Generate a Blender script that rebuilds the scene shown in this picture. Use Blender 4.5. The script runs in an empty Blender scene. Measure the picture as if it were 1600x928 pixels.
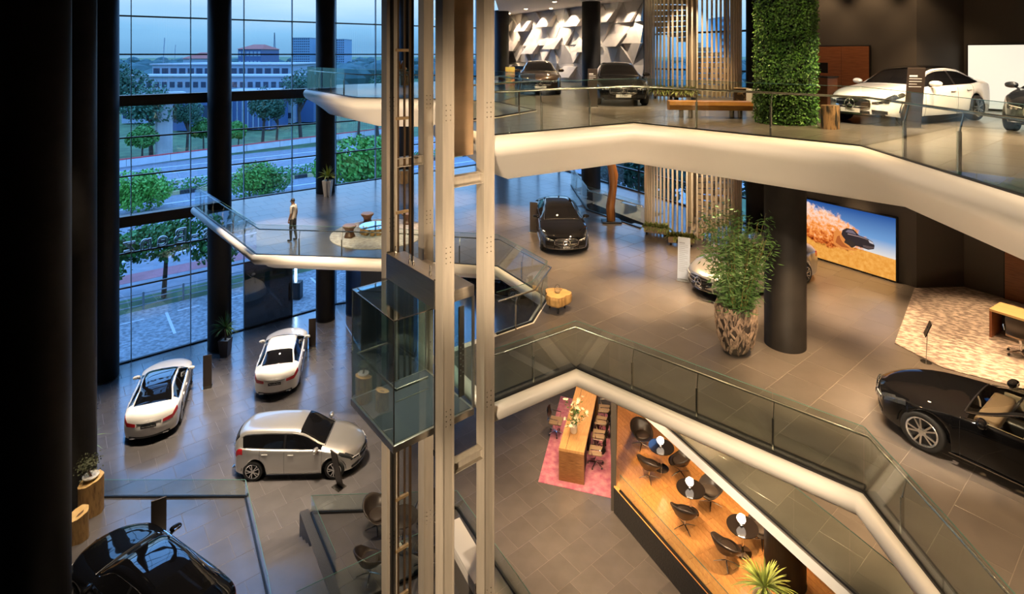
import bpy, bmesh, math, random
from mathutils import Vector, Matrix
from mathutils.geometry import tessellate_polygon
random.seed(7)
sc = bpy.context.scene
COL = sc.collection
EYE = 14.4; FPX = 890.0; HOR = 85.0
ZG, ZM, ZL = 0.0, 6.9, 12.65          # ground, middle and top floor
ZP, ZW, ZZ = 1.2, 0.8, 4.0            # raised platforms, wooden lounge, mezzanine
# ------------------------------------------------------------------ camera
cam = bpy.data.cameras.new('camera'); cam_o = bpy.data.objects.new('camera', cam); COL.objects.link(cam_o)
cam.sensor_fit = 'HORIZONTAL'; cam.sensor_width = 36.0; cam.lens = 36.0 * FPX / 1600.0
cam.shift_y = -(464.0 - HOR) / 1600.0
cam.clip_start = 0.1; cam.clip_end = 6000
cam_o.location = (0, 0, EYE); cam_o.rotation_euler = (math.pi / 2, 0, 0)
sc.camera = cam_o
# ------------------------------------------------------------------ dusk sky
w = bpy.data.worlds.new('dusk_sky'); sc.world = w; w.use_nodes = True
nt = w.node_tree; nt.nodes.clear()
o_ = nt.nodes.new('ShaderNodeOutputWorld'); b_ = nt.nodes.new('ShaderNodeBackground')
tc = nt.nodes.new('ShaderNodeTexCoord'); sx = nt.nodes.new('ShaderNodeSeparateXYZ'); rp = nt.nodes.new('ShaderNodeValToRGB')
ns = nt.nodes.new('ShaderNodeTexNoise'); ns.inputs['Scale'].default_value = 2.2; ns.inputs['Detail'].default_value = 5
mp = nt.nodes.new('ShaderNodeMapping'); mp.inputs['Scale'].default_value = (1, 1, 5)
ml = nt.nodes.new('ShaderNodeMath'); ml.operation = 'MULTIPLY_ADD'; ml.inputs[1].default_value = 0.10
ad = nt.nodes.new('ShaderNodeMath'); ad.operation = 'SUBTRACT'; ad.inputs[1].default_value = 0.05
nt.links.new(tc.outputs['Generated'], sx.inputs[0]); nt.links.new(tc.outputs['Generated'], mp.inputs[0]); nt.links.new(mp.outputs[0], ns.inputs['Vector'])
nt.links.new(ns.outputs['Fac'], ml.inputs[0]); nt.links.new(sx.outputs['Z'], ml.inputs[2]); nt.links.new(ml.outputs[0], ad.inputs[0])
nt.links.new(ad.outputs[0], rp.inputs[0]); nt.links.new(rp.outputs[0], b_.inputs[0]); nt.links.new(b_.outputs[0], o_.inputs[0])
cr = rp.color_ramp
cr.elements[0].position = 0.0; cr.elements[0].color = (0.105, 0.185, 0.245, 1)
cr.elements[1].position = 0.11; cr.elements[1].color = (0.40, 0.40, 0.39, 1)
e = cr.elements.new(0.04); e.color = (0.150, 0.245, 0.305, 1)
e = cr.elements.new(0.2); e.color = (0.40, 0.54, 0.66, 1)
e = cr.elements.new(0.36); e.color = (0.36, 0.66, 1.10, 1)
e = cr.elements.new(1.0); e.color = (0.32, 0.62, 1.18, 1)
b_.inputs[1].default_value = 0.95
# ------------------------------------------------------------------ exposure and engine options
sc.view_settings.view_transform = 'Standard'; sc.view_settings.look = 'None'
sc.view_settings.exposure = 1.82; sc.view_settings.gamma = 1.0; sc.view_settings.use_curve_mapping = False
cy = sc.cycles
cy.use_denoising = True; cy.max_bounces = 7; cy.diffuse_bounces = 3; cy.glossy_bounces = 4
cy.transmission_bounces = 4; cy.transparent_max_bounces = 24; cy.caustics_reflective = False; cy.caustics_refractive = False
cy.sample_clamp_indirect = 4.0; cy.sample_clamp_direct = 0.0

# ------------------------------------------------------------------ materials
MATS = {}
def mat(name, col, rough=0.5, metal=0.0, spec=0.5, coat=0.0, noise=0.0, nscale=6.0, col2=None, bump=0.0, bscale=40.0,
        emit=None, estr=0.0, objvar=0.0, stretch=None, sheen=0.0, detail=4.0, contrast=None, crough=0.03):
    if name in MATS: return MATS[name]
    m = bpy.data.materials.new(name); m.use_nodes = True
    t = m.node_tree; p = t.nodes['Principled BSDF']
    p.inputs['Base Color'].default_value = (*col, 1); p.inputs['Roughness'].default_value = rough
    p.inputs['Metallic'].default_value = metal; p.inputs['Specular IOR Level'].default_value = spec
    p.inputs['Coat Weight'].default_value = coat; p.inputs['Coat Roughness'].default_value = crough
    if sheen: p.inputs['Sheen Weight'].default_value = sheen
    if emit: p.inputs['Emission Color'].default_value = (*emit, 1); p.inputs['Emission Strength'].default_value = estr
    L = t.links; N = t.nodes
    def coords(sc3=None):
        c = N.new('ShaderNodeTexCoord')
        if sc3:
            q = N.new('ShaderNodeMapping'); q.inputs['Scale'].default_value = sc3; L.new(c.outputs['Object'], q.inputs[0]); return q.outputs[0]
        return c.outputs['Object']
    colsock = None
    if noise or col2:
        n = N.new('ShaderNodeTexNoise'); n.inputs['Scale'].default_value = nscale; n.inputs['Detail'].default_value = detail
        L.new(coords(stretch), n.inputs['Vector'])
        r = N.new('ShaderNodeValToRGB'); c2 = col2 or tuple(min(1, c * (1 + noise)) for c in col); c1 = col if col2 else tuple(c * (1 - noise) for c in col)
        lo, hi = contrast or (0.3, 0.7)
        r.color_ramp.elements[0].position = lo; r.color_ramp.elements[1].position = hi
        r.color_ramp.elements[0].color = (*c1, 1); r.color_ramp.elements[1].color = (*c2, 1)
        L.new(n.outputs['Fac'], r.inputs[0]); colsock = r.outputs[0]
    if objvar:
        oi = N.new('ShaderNodeObjectInfo'); mr = N.new('ShaderNodeMapRange'); mr.inputs[3].default_value = 1 - objvar; mr.inputs[4].default_value = 1 + objvar
        L.new(oi.outputs['Random'], mr.inputs[0]); mx = N.new('ShaderNodeMix'); mx.data_type = 'RGBA'; mx.blend_type = 'MULTIPLY'; mx.inputs[0].default_value = 1
        if colsock: L.new(colsock, mx.inputs[6])
        else: mx.inputs[6].default_value = (*col, 1)
        L.new(mr.outputs[0], mx.inputs[7]); colsock = mx.outputs[2]
    if colsock: L.new(colsock, p.inputs['Base Color'])
    if bump:
        n = N.new('ShaderNodeTexNoise'); n.inputs['Scale'].default_value = bscale; n.inputs['Detail'].default_value = 3; L.new(coords(stretch), n.inputs['Vector'])
        bn = N.new('ShaderNodeBump'); bn.inputs['Strength'].default_value = bump; bn.inputs['Distance'].default_value = 0.02
        L.new(n.outputs['Fac'], bn.inputs['Height']); L.new(bn.outputs[0], p.inputs['Normal'])
    MATS[name] = m; return m
def glassmat(name, tint, refl=0.06, rough=0.0, opaque=0.0, body=(0.01, 0.012, 0.015)):
    """thin pane: clear (tinted) transmission, Fresnel reflection, optional dark body"""
    if name in MATS: return MATS[name]
    m = bpy.data.materials.new(name); m.use_nodes = True; t = m.node_tree; N = t.nodes; L = t.links; N.clear()
    o = N.new('ShaderNodeOutputMaterial'); tr = N.new('ShaderNodeBsdfTransparent'); tr.inputs[0].default_value = (*tint, 1)
    gl = N.new('ShaderNodeBsdfGlossy'); gl.inputs['Roughness'].default_value = rough; gl.inputs['Color'].default_value = (1, 1, 1, 1)
    lw = N.new('ShaderNodeFresnel'); ge = N.new('ShaderNodeNewGeometry'); io = N.new('ShaderNodeMapRange')
    io.inputs[3].default_value = 1.45; io.inputs[4].default_value = 1 / 1.45          # both faces of the thin pane reflect alike
    L.new(ge.outputs['Backfacing'], io.inputs[0]); L.new(io.outputs[0], lw.inputs['IOR'])
    mu = N.new('ShaderNodeMath'); mu.operation = 'MULTIPLY'; mu.inputs[1].default_value = refl / 0.04
    mu.use_clamp = True
    L.new(lw.outputs[0], mu.inputs[0])
    base = tr
    if opaque:
        df = N.new('ShaderNodeBsdfDiffuse'); df.inputs[0].default_value = (*body, 1); mm = N.new('ShaderNodeMixShader'); mm.inputs[0].default_value = opaque
        L.new(tr.outputs[0], mm.inputs[1]); L.new(df.outputs[0], mm.inputs[2]); base = mm
    ms = N.new('ShaderNodeMixShader'); L.new(mu.outputs[0], ms.inputs[0]); L.new(base.outputs[0], ms.inputs[1]); L.new(gl.outputs[0], ms.inputs[2])
    L.new(ms.outputs[0], o.inputs[0]); MATS[name] = m; return m

M_white = mat('white_plaster', (0.80, 0.77, 0.72), 0.35)
M_ceil = mat('ceiling_paint', (0.62, 0.58, 0.54), 0.7)
M_roof = mat('roof_soffit_paint', (0.30, 0.28, 0.26), 0.8)
M_tileG = mat('porcelain_floor_tile', (0.100, 0.093, 0.094), 0.26, spec=0.9, coat=0.8, crough=0.13, noise=0.10, nscale=1.6, objvar=0.07, bump=0.03, bscale=9)
M_tileM = mat('warm_floor_tile', (0.112, 0.098, 0.086), 0.30, spec=0.5, coat=0.45, crough=0.16, noise=0.10, nscale=1.7, objvar=0.07, bump=0.03, bscale=9)
M_grout = mat('tile_grout', (0.20, 0.178, 0.155), 0.6)
M_groutG = mat('grey_tile_grout', (0.135, 0.125, 0.122), 0.6)
M_dark = mat('dark_column_cladding', (0.018, 0.016, 0.015), 0.55, spec=0.22, noise=0.2, nscale=2)
M_wall = mat('dark_wall_paint', (0.065, 0.058, 0.052), 0.55)
M_black = mat('black_trim', (0.008, 0.008, 0.009), 0.4)
M_frame = mat('bronze_window_frame', (0.022, 0.020, 0.020), 0.35, metal=0.3)
M_steel = mat('painted_steel_post', (0.50, 0.45, 0.38), 0.40, metal=0.15, noise=0.08, nscale=3, stretch=(4, 4, 0.4))
M_inox = mat('brushed_stainless', (0.66, 0.62, 0.56), 0.34, metal=1.0, noise=0.06, nscale=2, stretch=(1, 1, 14))
M_chrome = mat('chrome', (0.85, 0.85, 0.86), 0.07, metal=1.0)
M_rail = mat('satin_steel_rail', (0.60, 0.57, 0.52), 0.25, metal=1.0)
M_granite = mat('flamed_black_granite', (0.018, 0.018, 0.020), 0.6, bump=0.9, bscale=22, noise=0.5, nscale=60)
M_glass = glassmat('railing_glass', (0.90, 0.95, 0.93), 0.045)
M_gedge = mat('green_glass_edge', (0.10, 0.22, 0.19), 0.1, spec=0.8)
M_wglass = glassmat('blue_tinted_window_glass', (0.73, 0.87, 1.0), 0.05)  # tint deepened to put the blue of dusk into the view
M_dglass = glassmat('tinted_door_glass', (0.16, 0.16, 0.17), 0.06)
M_cab = glassmat('lift_cab_glass', (0.80, 0.90, 0.90), 0.07)
M_cglass = glassmat('car_window_glass', (0.10, 0.11, 0.11), 0.055, opaque=0.72, body=(0.006, 0.006, 0.007))
M_cclear = glassmat('clear_car_glass', (0.72, 0.74, 0.70), 0.05)
M_wood = mat('oak_floor', (0.56, 0.25, 0.075), 0.32, col2=(0.70, 0.36, 0.12), nscale=3, stretch=(1.2, 22, 1), detail=3)
M_walnut = mat('walnut_panel', (0.17, 0.055, 0.020), 0.35, col2=(0.32, 0.12, 0.045), nscale=3, stretch=(1.0, 1.0, 26), detail=4)
M_zebra = mat('zebrano_veneer', (0.13, 0.055, 0.02), 0.35, col2=(0.34, 0.17, 0.07), nscale=3, stretch=(1.2, 1.2, 24), detail=3)
M_oak = mat('light_oak_slat', (0.68, 0.56, 0.40), 0.5, noise=0.12, nscale=4, stretch=(6, 6, 0.5))
M_log = mat('raw_log_wood', (0.50, 0.30, 0.11), 0.55, col2=(0.20, 0.10, 0.04), nscale=5, stretch=(3, 3, 0.7), contrast=(0.45, 0.75))
M_logtop = mat('cut_log_face', (0.72, 0.50, 0.22), 0.5, col2=(0.55, 0.33, 0.12), nscale=4)
M_bark = mat('dark_stump_wood', (0.07, 0.030, 0.018), 0.4, col2=(0.14, 0.06, 0.03), nscale=6)
M_leather = mat('dark_leather', (0.030, 0.022, 0.018), 0.38, spec=0.6)
M_tyre = mat('tyre_rubber', (0.012, 0.012, 0.012), 0.7)
M_alloy = mat('alloy_rim', (0.72, 0.72, 0.72), 0.22, metal=0.95)
M_red = mat('red_lamp_lens', (0.45, 0.008, 0.012), 0.12, coat=1.0)
M_lens = mat('clear_lamp_lens', (0.035, 0.038, 0.042), 0.08, metal=0.2, coat=1.0)
M_green = mat('leaf_green', (0.05, 0.16, 0.025), 0.5, objvar=0.15, noise=0.35, nscale=3)
M_plate = mat('black_number_plate', (0.01, 0.01, 0.011), 0.3)
M_letter = mat('pale_lettering', (0.75, 0.75, 0.72), 0.4)

# ------------------------------------------------------------------ mesh helpers
def link(o, parent=None):
    COL.objects.link(o)
    if parent is not None: o.parent = parent
    return o
def mesh_obj(name, verts, faces, m, parent=None, smooth=False, loc=None, rotz=0.0):
    me = bpy.data.meshes.new(name); me.from_pydata([tuple(v) for v in verts], [], faces); me.update()
    if m is not None: me.materials.append(m)
    if smooth and len(me.polygons): me.polygons.foreach_set('use_smooth', [True] * len(me.polygons))
    o = bpy.data.objects.new(name, me); link(o, parent)
    if loc is not None: o.location = loc
    o.rotation_euler = (0, 0, rotz)
    return o
def share(name, me, parent=None, loc=(0, 0, 0), rot=(0, 0, 0), scale=(1, 1, 1)):
    o = bpy.data.objects.new(name, me); link(o, parent); o.location = loc; o.rotation_euler = rot; o.scale = scale; return o
def tag(o, label=None, cat=None, group=None, kind=None):
    if label: o['label'] = label
    if cat: o['category'] = cat
    if group: o['group'] = group
    if kind: o['kind'] = kind
    return o
def thing(name, label, cat, loc=(0, 0, 0), rotz=0.0, group=None, kind=None):
    o = bpy.data.objects.new(name, None); link(o); o.empty_display_size = 0.2
    o.location = loc; o.rotation_euler = (0, 0, rotz); return tag(o, label, cat, group, kind)
def struct(o, label=None, cat=None):
    o['kind'] = 'structure'
    if label: o['label'] = label
    if cat: o['category'] = cat
    return o
class MB:
    def __init__(s): s.v = []; s.f = []
    def add(s, vs, fs):
        n = len(s.v); s.v += [tuple(v) for v in vs]; s.f += [tuple(i + n for i in f) for f in fs]; return s
    def box(s, c, d, rz=0.0, M=None):
        hx, hy, hz = d[0] / 2, d[1] / 2, d[2] / 2
        vs = [Vector((x * hx, y * hy, z * hz)) for z in (-1, 1) for y in (-1, 1) for x in (-1, 1)]
        R = M if M is not None else Matrix.Rotation(rz, 3, 'Z')
        vs = [R @ v + Vector(c) for v in vs]
        return s.add(vs, [(0, 2, 3, 1), (4, 5, 7, 6), (0, 1, 5, 4), (2, 6, 7, 3), (0, 4, 6, 2), (1, 3, 7, 5)])
    def bbox(s, c, d, b=0.02, rz=0.0, M=None):
        """box with bevelled edges"""
        bm = bmesh.new(); bmesh.ops.create_cube(bm, size=1.0)
        for v in bm.verts: v.co = Vector((v.co.x * d[0], v.co.y * d[1], v.co.z * d[2]))
        bmesh.ops.bevel(bm, geom=bm.edges[:], offset=min(b, min(d) * 0.45), segments=2, affect='EDGES', profile=0.6)
        R = M if M is not None else Matrix.Rotation(rz, 3, 'Z'); bm.verts.index_update()
        s.add([R @ v.co + Vector(c) for v in bm.verts], [tuple(v.index for v in f.verts) for f in bm.faces]); bm.free(); return s
    def bar(s, a, b, wx, wy, up=Vector((0, 0, 1))):
        a = Vector(a); b = Vector(b); d = (b - a); L = d.length
        if L < 1e-6: return s
        d.normalize(); u = up if abs(d.dot(up)) < 0.98 else Vector((1, 0, 0))
        x = d.cross(u).normalized(); y = x.cross(d).normalized()
        M = Matrix((x, y, d)).transposed()
        return s.box((a + b) / 2, (wx, wy, L), M=M)
    def tube(s, pts, r, n=8, cap=True):
        pts = [Vector(p) for p in pts]; rs = r if isinstance(r, (list, tuple)) else [r] * len(pts)
        rings = []; px = None
        for i, p in enumerate(pts):
            d = (pts[min(i + 1, len(pts) - 1)] - pts[max(i - 1, 0)])
            d = d.normalized() if d.length > 1e-9 else Vector((0, 0, 1))
            if px is None: px = d.orthogonal().normalized()
            else:
                px = px - d * px.dot(d)
                px = px.normalized() if px.length > 1e-6 else d.orthogonal().normalized()
            py = d.cross(px)
            rings.append([p + (px * math.cos(2 * math.pi * k / n) + py * math.sin(2 * math.pi * k / n)) * rs[i] for k in range(n)])
        vs = [v for r_ in rings for v in r_]; fs = []
        for i in range(len(pts) - 1):
            for k in range(n):
                a = i * n + k; b = i * n + (k + 1) % n; fs.append((a, b, b + n, a + n))
        if cap: fs += [tuple(range(n - 1, -1, -1)), tuple((len(pts) - 1) * n + k for k in range(n))]
        return s.add(vs, fs)
    def lathe(s, prof, n=20, c=(0, 0, 0), axis='Z', wob=None, closed=False):
        vs = []; c = Vector(c)
        for i, (r, z) in enumerate(prof):
            for k in range(n):
                a = 2 * math.pi * k / n; rr = r * (wob(a, z) if wob else 1.0)
                p = (rr * math.cos(a), rr * math.sin(a), z)
                if axis == 'Y': p = (p[0], p[2], p[1])
                if axis == 'X': p = (p[2], p[0], p[1])
                vs.append(Vector(p) + c)
        fs = []
        for i in range(len(prof) - 1):
            for k in range(n):
                a = i * n + k; b = i * n + (k + 1) % n; fs.append((a, b, b + n, a + n))
        if not closed:
            if prof[0][0] > 1e-5: fs.append(tuple(range(n - 1, -1, -1)))
            if prof[-1][0] > 1e-5: fs.append(tuple((len(prof) - 1) * n + k for k in range(n)))
        return s.add(vs, fs)
    def prism(s, poly, z0, z1):
        n = len(poly); area = sum(poly[i][0] * poly[(i + 1) % n][1] - poly[(i + 1) % n][0] * poly[i][1] for i in range(n))
        if area < 0: poly = poly[::-1]
        vs = [(p[0], p[1], z0) for p in poly] + [(p[0], p[1], z1) for p in poly]
        tri = tessellate_polygon([[Vector((p[0], p[1], 0)) for p in poly]])
        fs = [tuple(reversed(fix(poly, t))) for t in tri] + [tuple(i + n for i in fix(poly, t)) for t in tri]
        fs += [(i, (i + 1) % n, (i + 1) % n + n, i + n) for i in range(n)]
        return s.add(vs, fs)
    def grid(s, rows):
        n = len(rows[0]); vs = [p for r in rows for p in r]
        return s.add(vs, [(i * n + k, i * n + k + 1, (i + 1) * n + k + 1, (i + 1) * n + k) for i in range(len(rows) - 1) for k in range(n - 1)])
    def build(s, name, m, parent=None, smooth=False, loc=None, rotz=0.0):
        return mesh_obj(name, s.v, s.f, m, parent, smooth, loc, rotz)
def fix(poly, t):
    a, b, c = (poly[i] for i in t)
    return t if (b[0] - a[0]) * (c[1] - a[1]) - (c[0] - a[0]) * (b[1] - a[1]) > 0 else (t[0], t[2], t[1])
def at(x, y, h):
    """a spot on the floor h metres below eye level, read off the photograph's survey"""
    return Vector(((x - 800) * h / (y - HOR), FPX * h / (y - HOR), EYE - h))
def copy_tree(root, loc, rotz, label=None, group=None, scale=None):
    r = root.copy(); COL.objects.link(r); r.location = loc; r.rotation_euler = (0, 0, rotz)
    if scale: r.scale = scale
    if label: r['label'] = label
    if group: r['group'] = group
    for ch in list(root.children):
        c = ch.copy(); COL.objects.link(c); c.parent = r
        for g in ch.children:
            d = g.copy(); COL.objects.link(d); d.parent = c
    return r
def text_mesh(name, body, size, m, parent=None, extrude=0.004, M=None, outline=0.0, align='CENTER', spacing=1.0):
    cu = bpy.data.curves.new('lettering', 'FONT'); cu.body = body; cu.size = size; cu.align_x = align; cu.align_y = 'CENTER'; cu.space_character = spacing
    cu.resolution_u = 3
    if outline: cu.fill_mode = 'NONE'; cu.bevel_depth = outline; cu.bevel_resolution = 1; cu.extrude = extrude
    else: cu.extrude = extrude
    to = bpy.data.objects.new('lettering', cu); COL.objects.link(to)
    bpy.context.view_layer.update()
    me = bpy.data.meshes.new_from_object(to.evaluated_get(bpy.context.evaluated_depsgraph_get()))
    bpy.data.objects.remove(to); bpy.data.curves.remove(cu)
    me.materials.clear(); me.materials.append(m); me.name = name
    o = bpy.data.objects.new(name, me); link(o, parent)
    if M is not None: o.matrix_local = M
    return o
A2 = Vector((0.775, 0.632)).normalized(); B2 = Vector((-A2.y, A2.x))     # the building's two grid directions
GRID_ANG = math.atan2(A2.y, A2.x)
def spot(x, y, z, e, deg=70, col=(1.0, 0.70, 0.40), tgt=None, blend=0.7, r=0.05):
    l = bpy.data.lights.new('downlight', 'SPOT'); l.energy = e; l.spot_size = math.radians(deg); l.spot_blend = blend; l.color = col; l.shadow_soft_size = r
    o = bpy.data.objects.new('downlight', l); link(o); o.location = (x, y, z)  # one name for ceiling lamps and for added fill spots
    if tgt: o.rotation_euler = (Vector(tgt) - Vector((x, y, z))).to_track_quat('-Z', 'Y').to_euler()
    return o
WARM = (1.0, 0.64, 0.33); NEUT = (1.0, 0.80, 0.58)
# lamps recessed in the ceilings: (x, y, energy, cone)
for (x, y, e, c) in [(1.2, 19.5, 300, 80), (4.0, 17.6, 420, 70), (3.2, 21.5, 260, 70), (7.0, 13.2, 320, 75), (10.2, 16.6, 480, 75), (11.3, 19.3, 300, 75),
                     (8.3, 11.4, 200, 80), (12.5, 13.3, 260, 80), (10.6, 13.6, 380, 75), (13.3, 15.8, 250, 75), (2.0, 23.0, 240, 70), (6.0, 20.6, 300, 70), (-0.5, 26.5, 260, 80),
                     (1.9, 15.9, 150, 80), (-3.5, 29.5, 300, 80), (6.4, 17.2, 260, 60), (8.2, 20.8, 240, 70), (8.0, 8.3, 140, 90), (5.2, 25.2, 160, 70)]:
    spot(x, y, ZL - 1.3, e * 1.8, c * 0.72, WARM, blend=0.85)
# ================================================================== SETTING
W0 = Vector((-18.6, 26.2)); WD = Vector((0.785, 0.62)).normalized(); WN = Vector((-WD.y, WD.x))   # window wall, WN points outdoors
F0 = Vector((-0.75, 43.7)); FD = Vector((0.515, -0.857)).normalized(); FN = Vector((-FD.y, FD.x))  # far wall, FN points outdoors
R0 = Vector((11.1, 21.3)); RD = Vector((0.535, -0.845)).normalized(); RN = Vector((-RD.y, RD.x))  # right wall
def wp(t, n=0.0): p = W0 + WD * t + WN * n; return (p.x, p.y)
def fp(t, n=0.0): p = F0 + FD * t + FN * n; return (p.x, p.y)
def rp2(t, n=0.0): p = R0 + RD * t + RN * n; return (p.x, p.y)
def offset_path(pts, d):
    """shift an open polyline to its left by d with mitred corners"""
    P = [Vector(p[:2]) for p in pts]; out = []
    for i, p in enumerate(P):
        d0 = (P[i] - P[i - 1]).normalized() if i > 0 else None; d1 = (P[i + 1] - P[i]).normalized() if i < len(P) - 1 else None
        if d0 is None: d0 = d1
        if d1 is None: d1 = d0
        n0 = Vector((-d0.y, d0.x)); n1 = Vector((-d1.y, d1.x)); b = (n0 + n1)
        b = b.normalized() if b.length > 1e-4 else n0
        k = max(0.45, b.dot(n0)); out.append(p + b * (d / k))
    return out
def clip_convex(poly, clip):
    out = list(poly)
    for i in range(len(clip)):
        a = clip[i]; b = clip[(i + 1) % len(clip)]; src = out; out = []
        ex, ey = b[0] - a[0], b[1] - a[1]
        def side(p): return ex * (p[1] - a[1]) - ey * (p[0] - a[0])
        for j in range(len(src)):
            p = src[j]; q = src[(j + 1) % len(src)]; sp = side(p); sq = side(q)
            if sp >= 0: out.append(p)
            if (sp >= 0) != (sq >= 0):
                t = sp / (sp - sq); out.append((p[0] + t * (q[0] - p[0]), p[1] + t * (q[1] - p[1])))
        if not out: return []
    return out
def area2(poly): return 0.5 * sum(poly[i][0] * poly[(i + 1) % len(poly)][1] - poly[(i + 1) % len(poly)][0] * poly[i][1] for i in range(len(poly)))
def inpoly(p, poly):
    c = False; n = len(poly)
    for i in range(n):
        a = poly[i]; b = poly[(i + 1) % n]
        if (a[1] > p[1]) != (b[1] > p[1]) and p[0] < (b[0] - a[0]) * (p[1] - a[1]) / (b[1] - a[1]) + a[0]: c = not c
    return c
def tiles(parent, poly, z, ta, tb, m, seen, maxn=300, gap=0.009, th=0.02, hole=None, org=(0.0, 0.0)):
    """lay porcelain tiles on a slab: whole tiles share a mesh, those at an edge are cut"""
    poly = [tuple(p) for p in poly]
    if area2(poly) < 0: poly = poly[::-1]
    a = [p[0] * A2.x + p[1] * A2.y for p in poly]; b = [p[0] * B2.x + p[1] * B2.y for p in poly]
    full = None; cand = []
    tris = [[poly[i] for i in fix(poly, t)] for t in tessellate_polygon([[Vector((p[0], p[1], 0)) for p in poly]])]
    i0 = math.floor(min(b) / tb) - 1; i1 = math.ceil(max(b) / tb) + 1
    for i in range(i0, i1):
        sh = 0.5 * ta * (i % 2)
        for j in range(math.floor(min(a) / ta) - 2, math.ceil(max(a) / ta) + 2):
            a0, a1 = j * ta + sh + gap / 2, (j + 1) * ta + sh - gap / 2; b0, b1 = i * tb + gap / 2, (i + 1) * tb - gap / 2
            rect = [tuple(A2 * p + B2 * q) for p, q in ((a0, b0), (a1, b0), (a1, b1), (a0, b1))]
            c = A2 * ((a0 + a1) / 2) + B2 * ((b0 + b1) / 2)
            if hole and inpoly(c, hole): continue
            pc = [g for g in (clip_convex(t3, rect) for t3 in tris) if len(g) >= 3 and area2(g) > 1e-4]
            ar_ = sum(area2(g) for g in pc)
            if ar_ < 0.02: continue
            whole = abs(ar_ - (ta - gap) * (tb - gap)) < 1e-3
            if c.y < 1: continue
            x = 800 + FPX * c.x / c.y; y = HOR + FPX * (EYE - z) / c.y
            vis = any(r[0] <= x <= r[2] and r[1] <= y <= r[3] for r in seen)
            cand.append((vis, ar_ / c.y ** 3, whole, c, rect if whole else pc))
    cand.sort(key=lambda q: (q[0], q[1]), reverse=True)
    rest = MB()
    for k, (vis, s_, whole, c, pc) in enumerate(cand):
        if k < maxn and vis:
            if whole:
                if full is None:
                    q = MB(); q.bbox((0, 0, -th / 2), (ta - gap, tb - gap, th), 0.004)
                    o = q.build('tile', m, parent); full = o.data
                else:
                    o = share('tile', full, parent)
                o.location = (c.x, c.y, z); o.rotation_euler = (0, 0, GRID_ANG)
            else:
                q = MB()
                for g in pc: q.prism([(p[0] - c.x, p[1] - c.y) for p in g], -th, 0)
                o = q.build('tile', m, parent); o.location = (c.x, c.y, z)
        else:
            for g in ([pc] if whole else pc): rest.prism(g, z - th, z)
    if rest.v: tag(rest.build('tile_field', m, parent), kind='stuff')

# ---- floor outlines
WALL_END = 23.2
M_edge = [wp(3.9, -0.02), (-15.6, 27.8), (-9.6, 21.2), (-4.67, 20.75), (-0.56, 20.0), (0.98, 17.5), (0.48, 16.0), (-0.48, 15.3), (-1.9, 14.25), (-0.45, 12.05), (1.52, 13.4), (5.85, 9.65), (5.82, 7.9), (5.6, 3.0)]
L_edge = [wp(9.6, -0.02), (-10.1, 27.8), (-6.2, 22.6), (-3.6, 22.15), (-0.58, 20.5), (0.61, 17.6), (-0.45, 15.9), (-1.9, 14.25), (-0.45, 12.0), (3.05, 14.2), (6.46, 10.67), (6.1, 6.8), (5.9, 3.0)]
RIGHT = [(21.5, 3.0), (21.5, 8.5), (14.6, 18.4), (13.0, 18.3), (10.3, 22.6), (10.9, 24.3), fp(0.0), wp(WALL_END)]
M_poly = M_edge + RIGHT
L_poly = L_edge + RIGHT
VOID = [(3.5, 32.6), (3.73, 27.5), (5.65, 24.6), (7.1, 26.6), (4.53, 31.4)]
def slab(name, edge, poly, z, drop, back, hole=None, prof=None):
    body = MB(); zt = z - 0.004
    outer = [Vector((p[0], p[1], 0)) for p in poly]; loops = [outer] + ([[Vector((p[0], p[1], 0)) for p in hole]] if hole else [])
    flat = [v for l in loops for v in l]
    tri = tessellate_polygon(loops)
    body.add([(v.x, v.y, zt) for v in flat], [fix(flat, t) for t in tri])
    inner = offset_path(edge, back); sp = [(v.x, v.y) for v in inner] + [tuple(p) for p in poly[len(edge):]]
    outer2 = [Vector((p[0], p[1], 0)) for p in sp]; loops2 = [outer2] + ([[Vector((p[0], p[1], 0)) for p in hole]] if hole else [])
    flat2 = [v for l in loops2 for v in l]; tri2 = tessellate_polygon(loops2)
    body.add([(v.x, v.y, z - drop) for v in flat2], [tuple(reversed(fix(flat2, t))) for t in tri2])
    o = struct(body.build(name, M_grout))
    o.data.materials.append(M_white)
    for p in o.data.polygons:
        if p.center.z < z - 0.1: p.material_index = 1
    fa = MB(); rows = []
    for (off, dz) in prof:
        rows.append([(v.x, v.y, z + dz) for v in offset_path(edge, off)])
    fa.grid(rows); f = fa.build('fascia', M_white, o, smooth=True)
    if hole:
        hf = MB(); n = len(hole)
        for i in range(n):
            a = hole[i]; b = hole[(i + 1) % n]; hf.add([(a[0], a[1], zt), (b[0], b[1], zt), (b[0], b[1], z - drop), (a[0], a[1], z - drop)], [(0, 1, 2, 3), (3, 2, 1, 0)])
        hf.build('void_lining', M_white, o)
    return o
LP = [(0.16, 0.0), (0.10, 0.03), (0.0, 0.02), (-0.06, -0.05), (-0.09, -0.15), (-0.06, -0.27), (0.02, -0.38), (0.14, -0.46), (0.40, -0.62), (0.72, -0.86), (0.95, -1.06), (1.08, -1.18), (1.15, -1.22)]
MP = [(0.16, 0.0), (0.10, 0.03), (0.0, 0.02), (-0.05, -0.04), (-0.08, -0.13), (-0.05, -0.24), (0.03, -0.33), (0.20, -0.40), (0.42, -0.46), (0.50, -0.52), (0.58, -0.60), (0.80, -0.72), (0.85, -0.75)]
floor_top = slab('floor_top', L_edge, L_poly, ZL, 1.22, 1.15, prof=LP)
floor_middle = slab('floor_middle', M_edge, M_poly, ZM, 0.75, 0.85, hole=VOID, prof=MP)
tiles(floor_top, [tuple(v) for v in offset_path(L_edge, 0.16)] + L_poly[len(L_edge):], ZL, 0.9, 0.9, M_tileM, [(775, 130, 1600, 320), (470, 120, 660, 160)], maxn=290)
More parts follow.
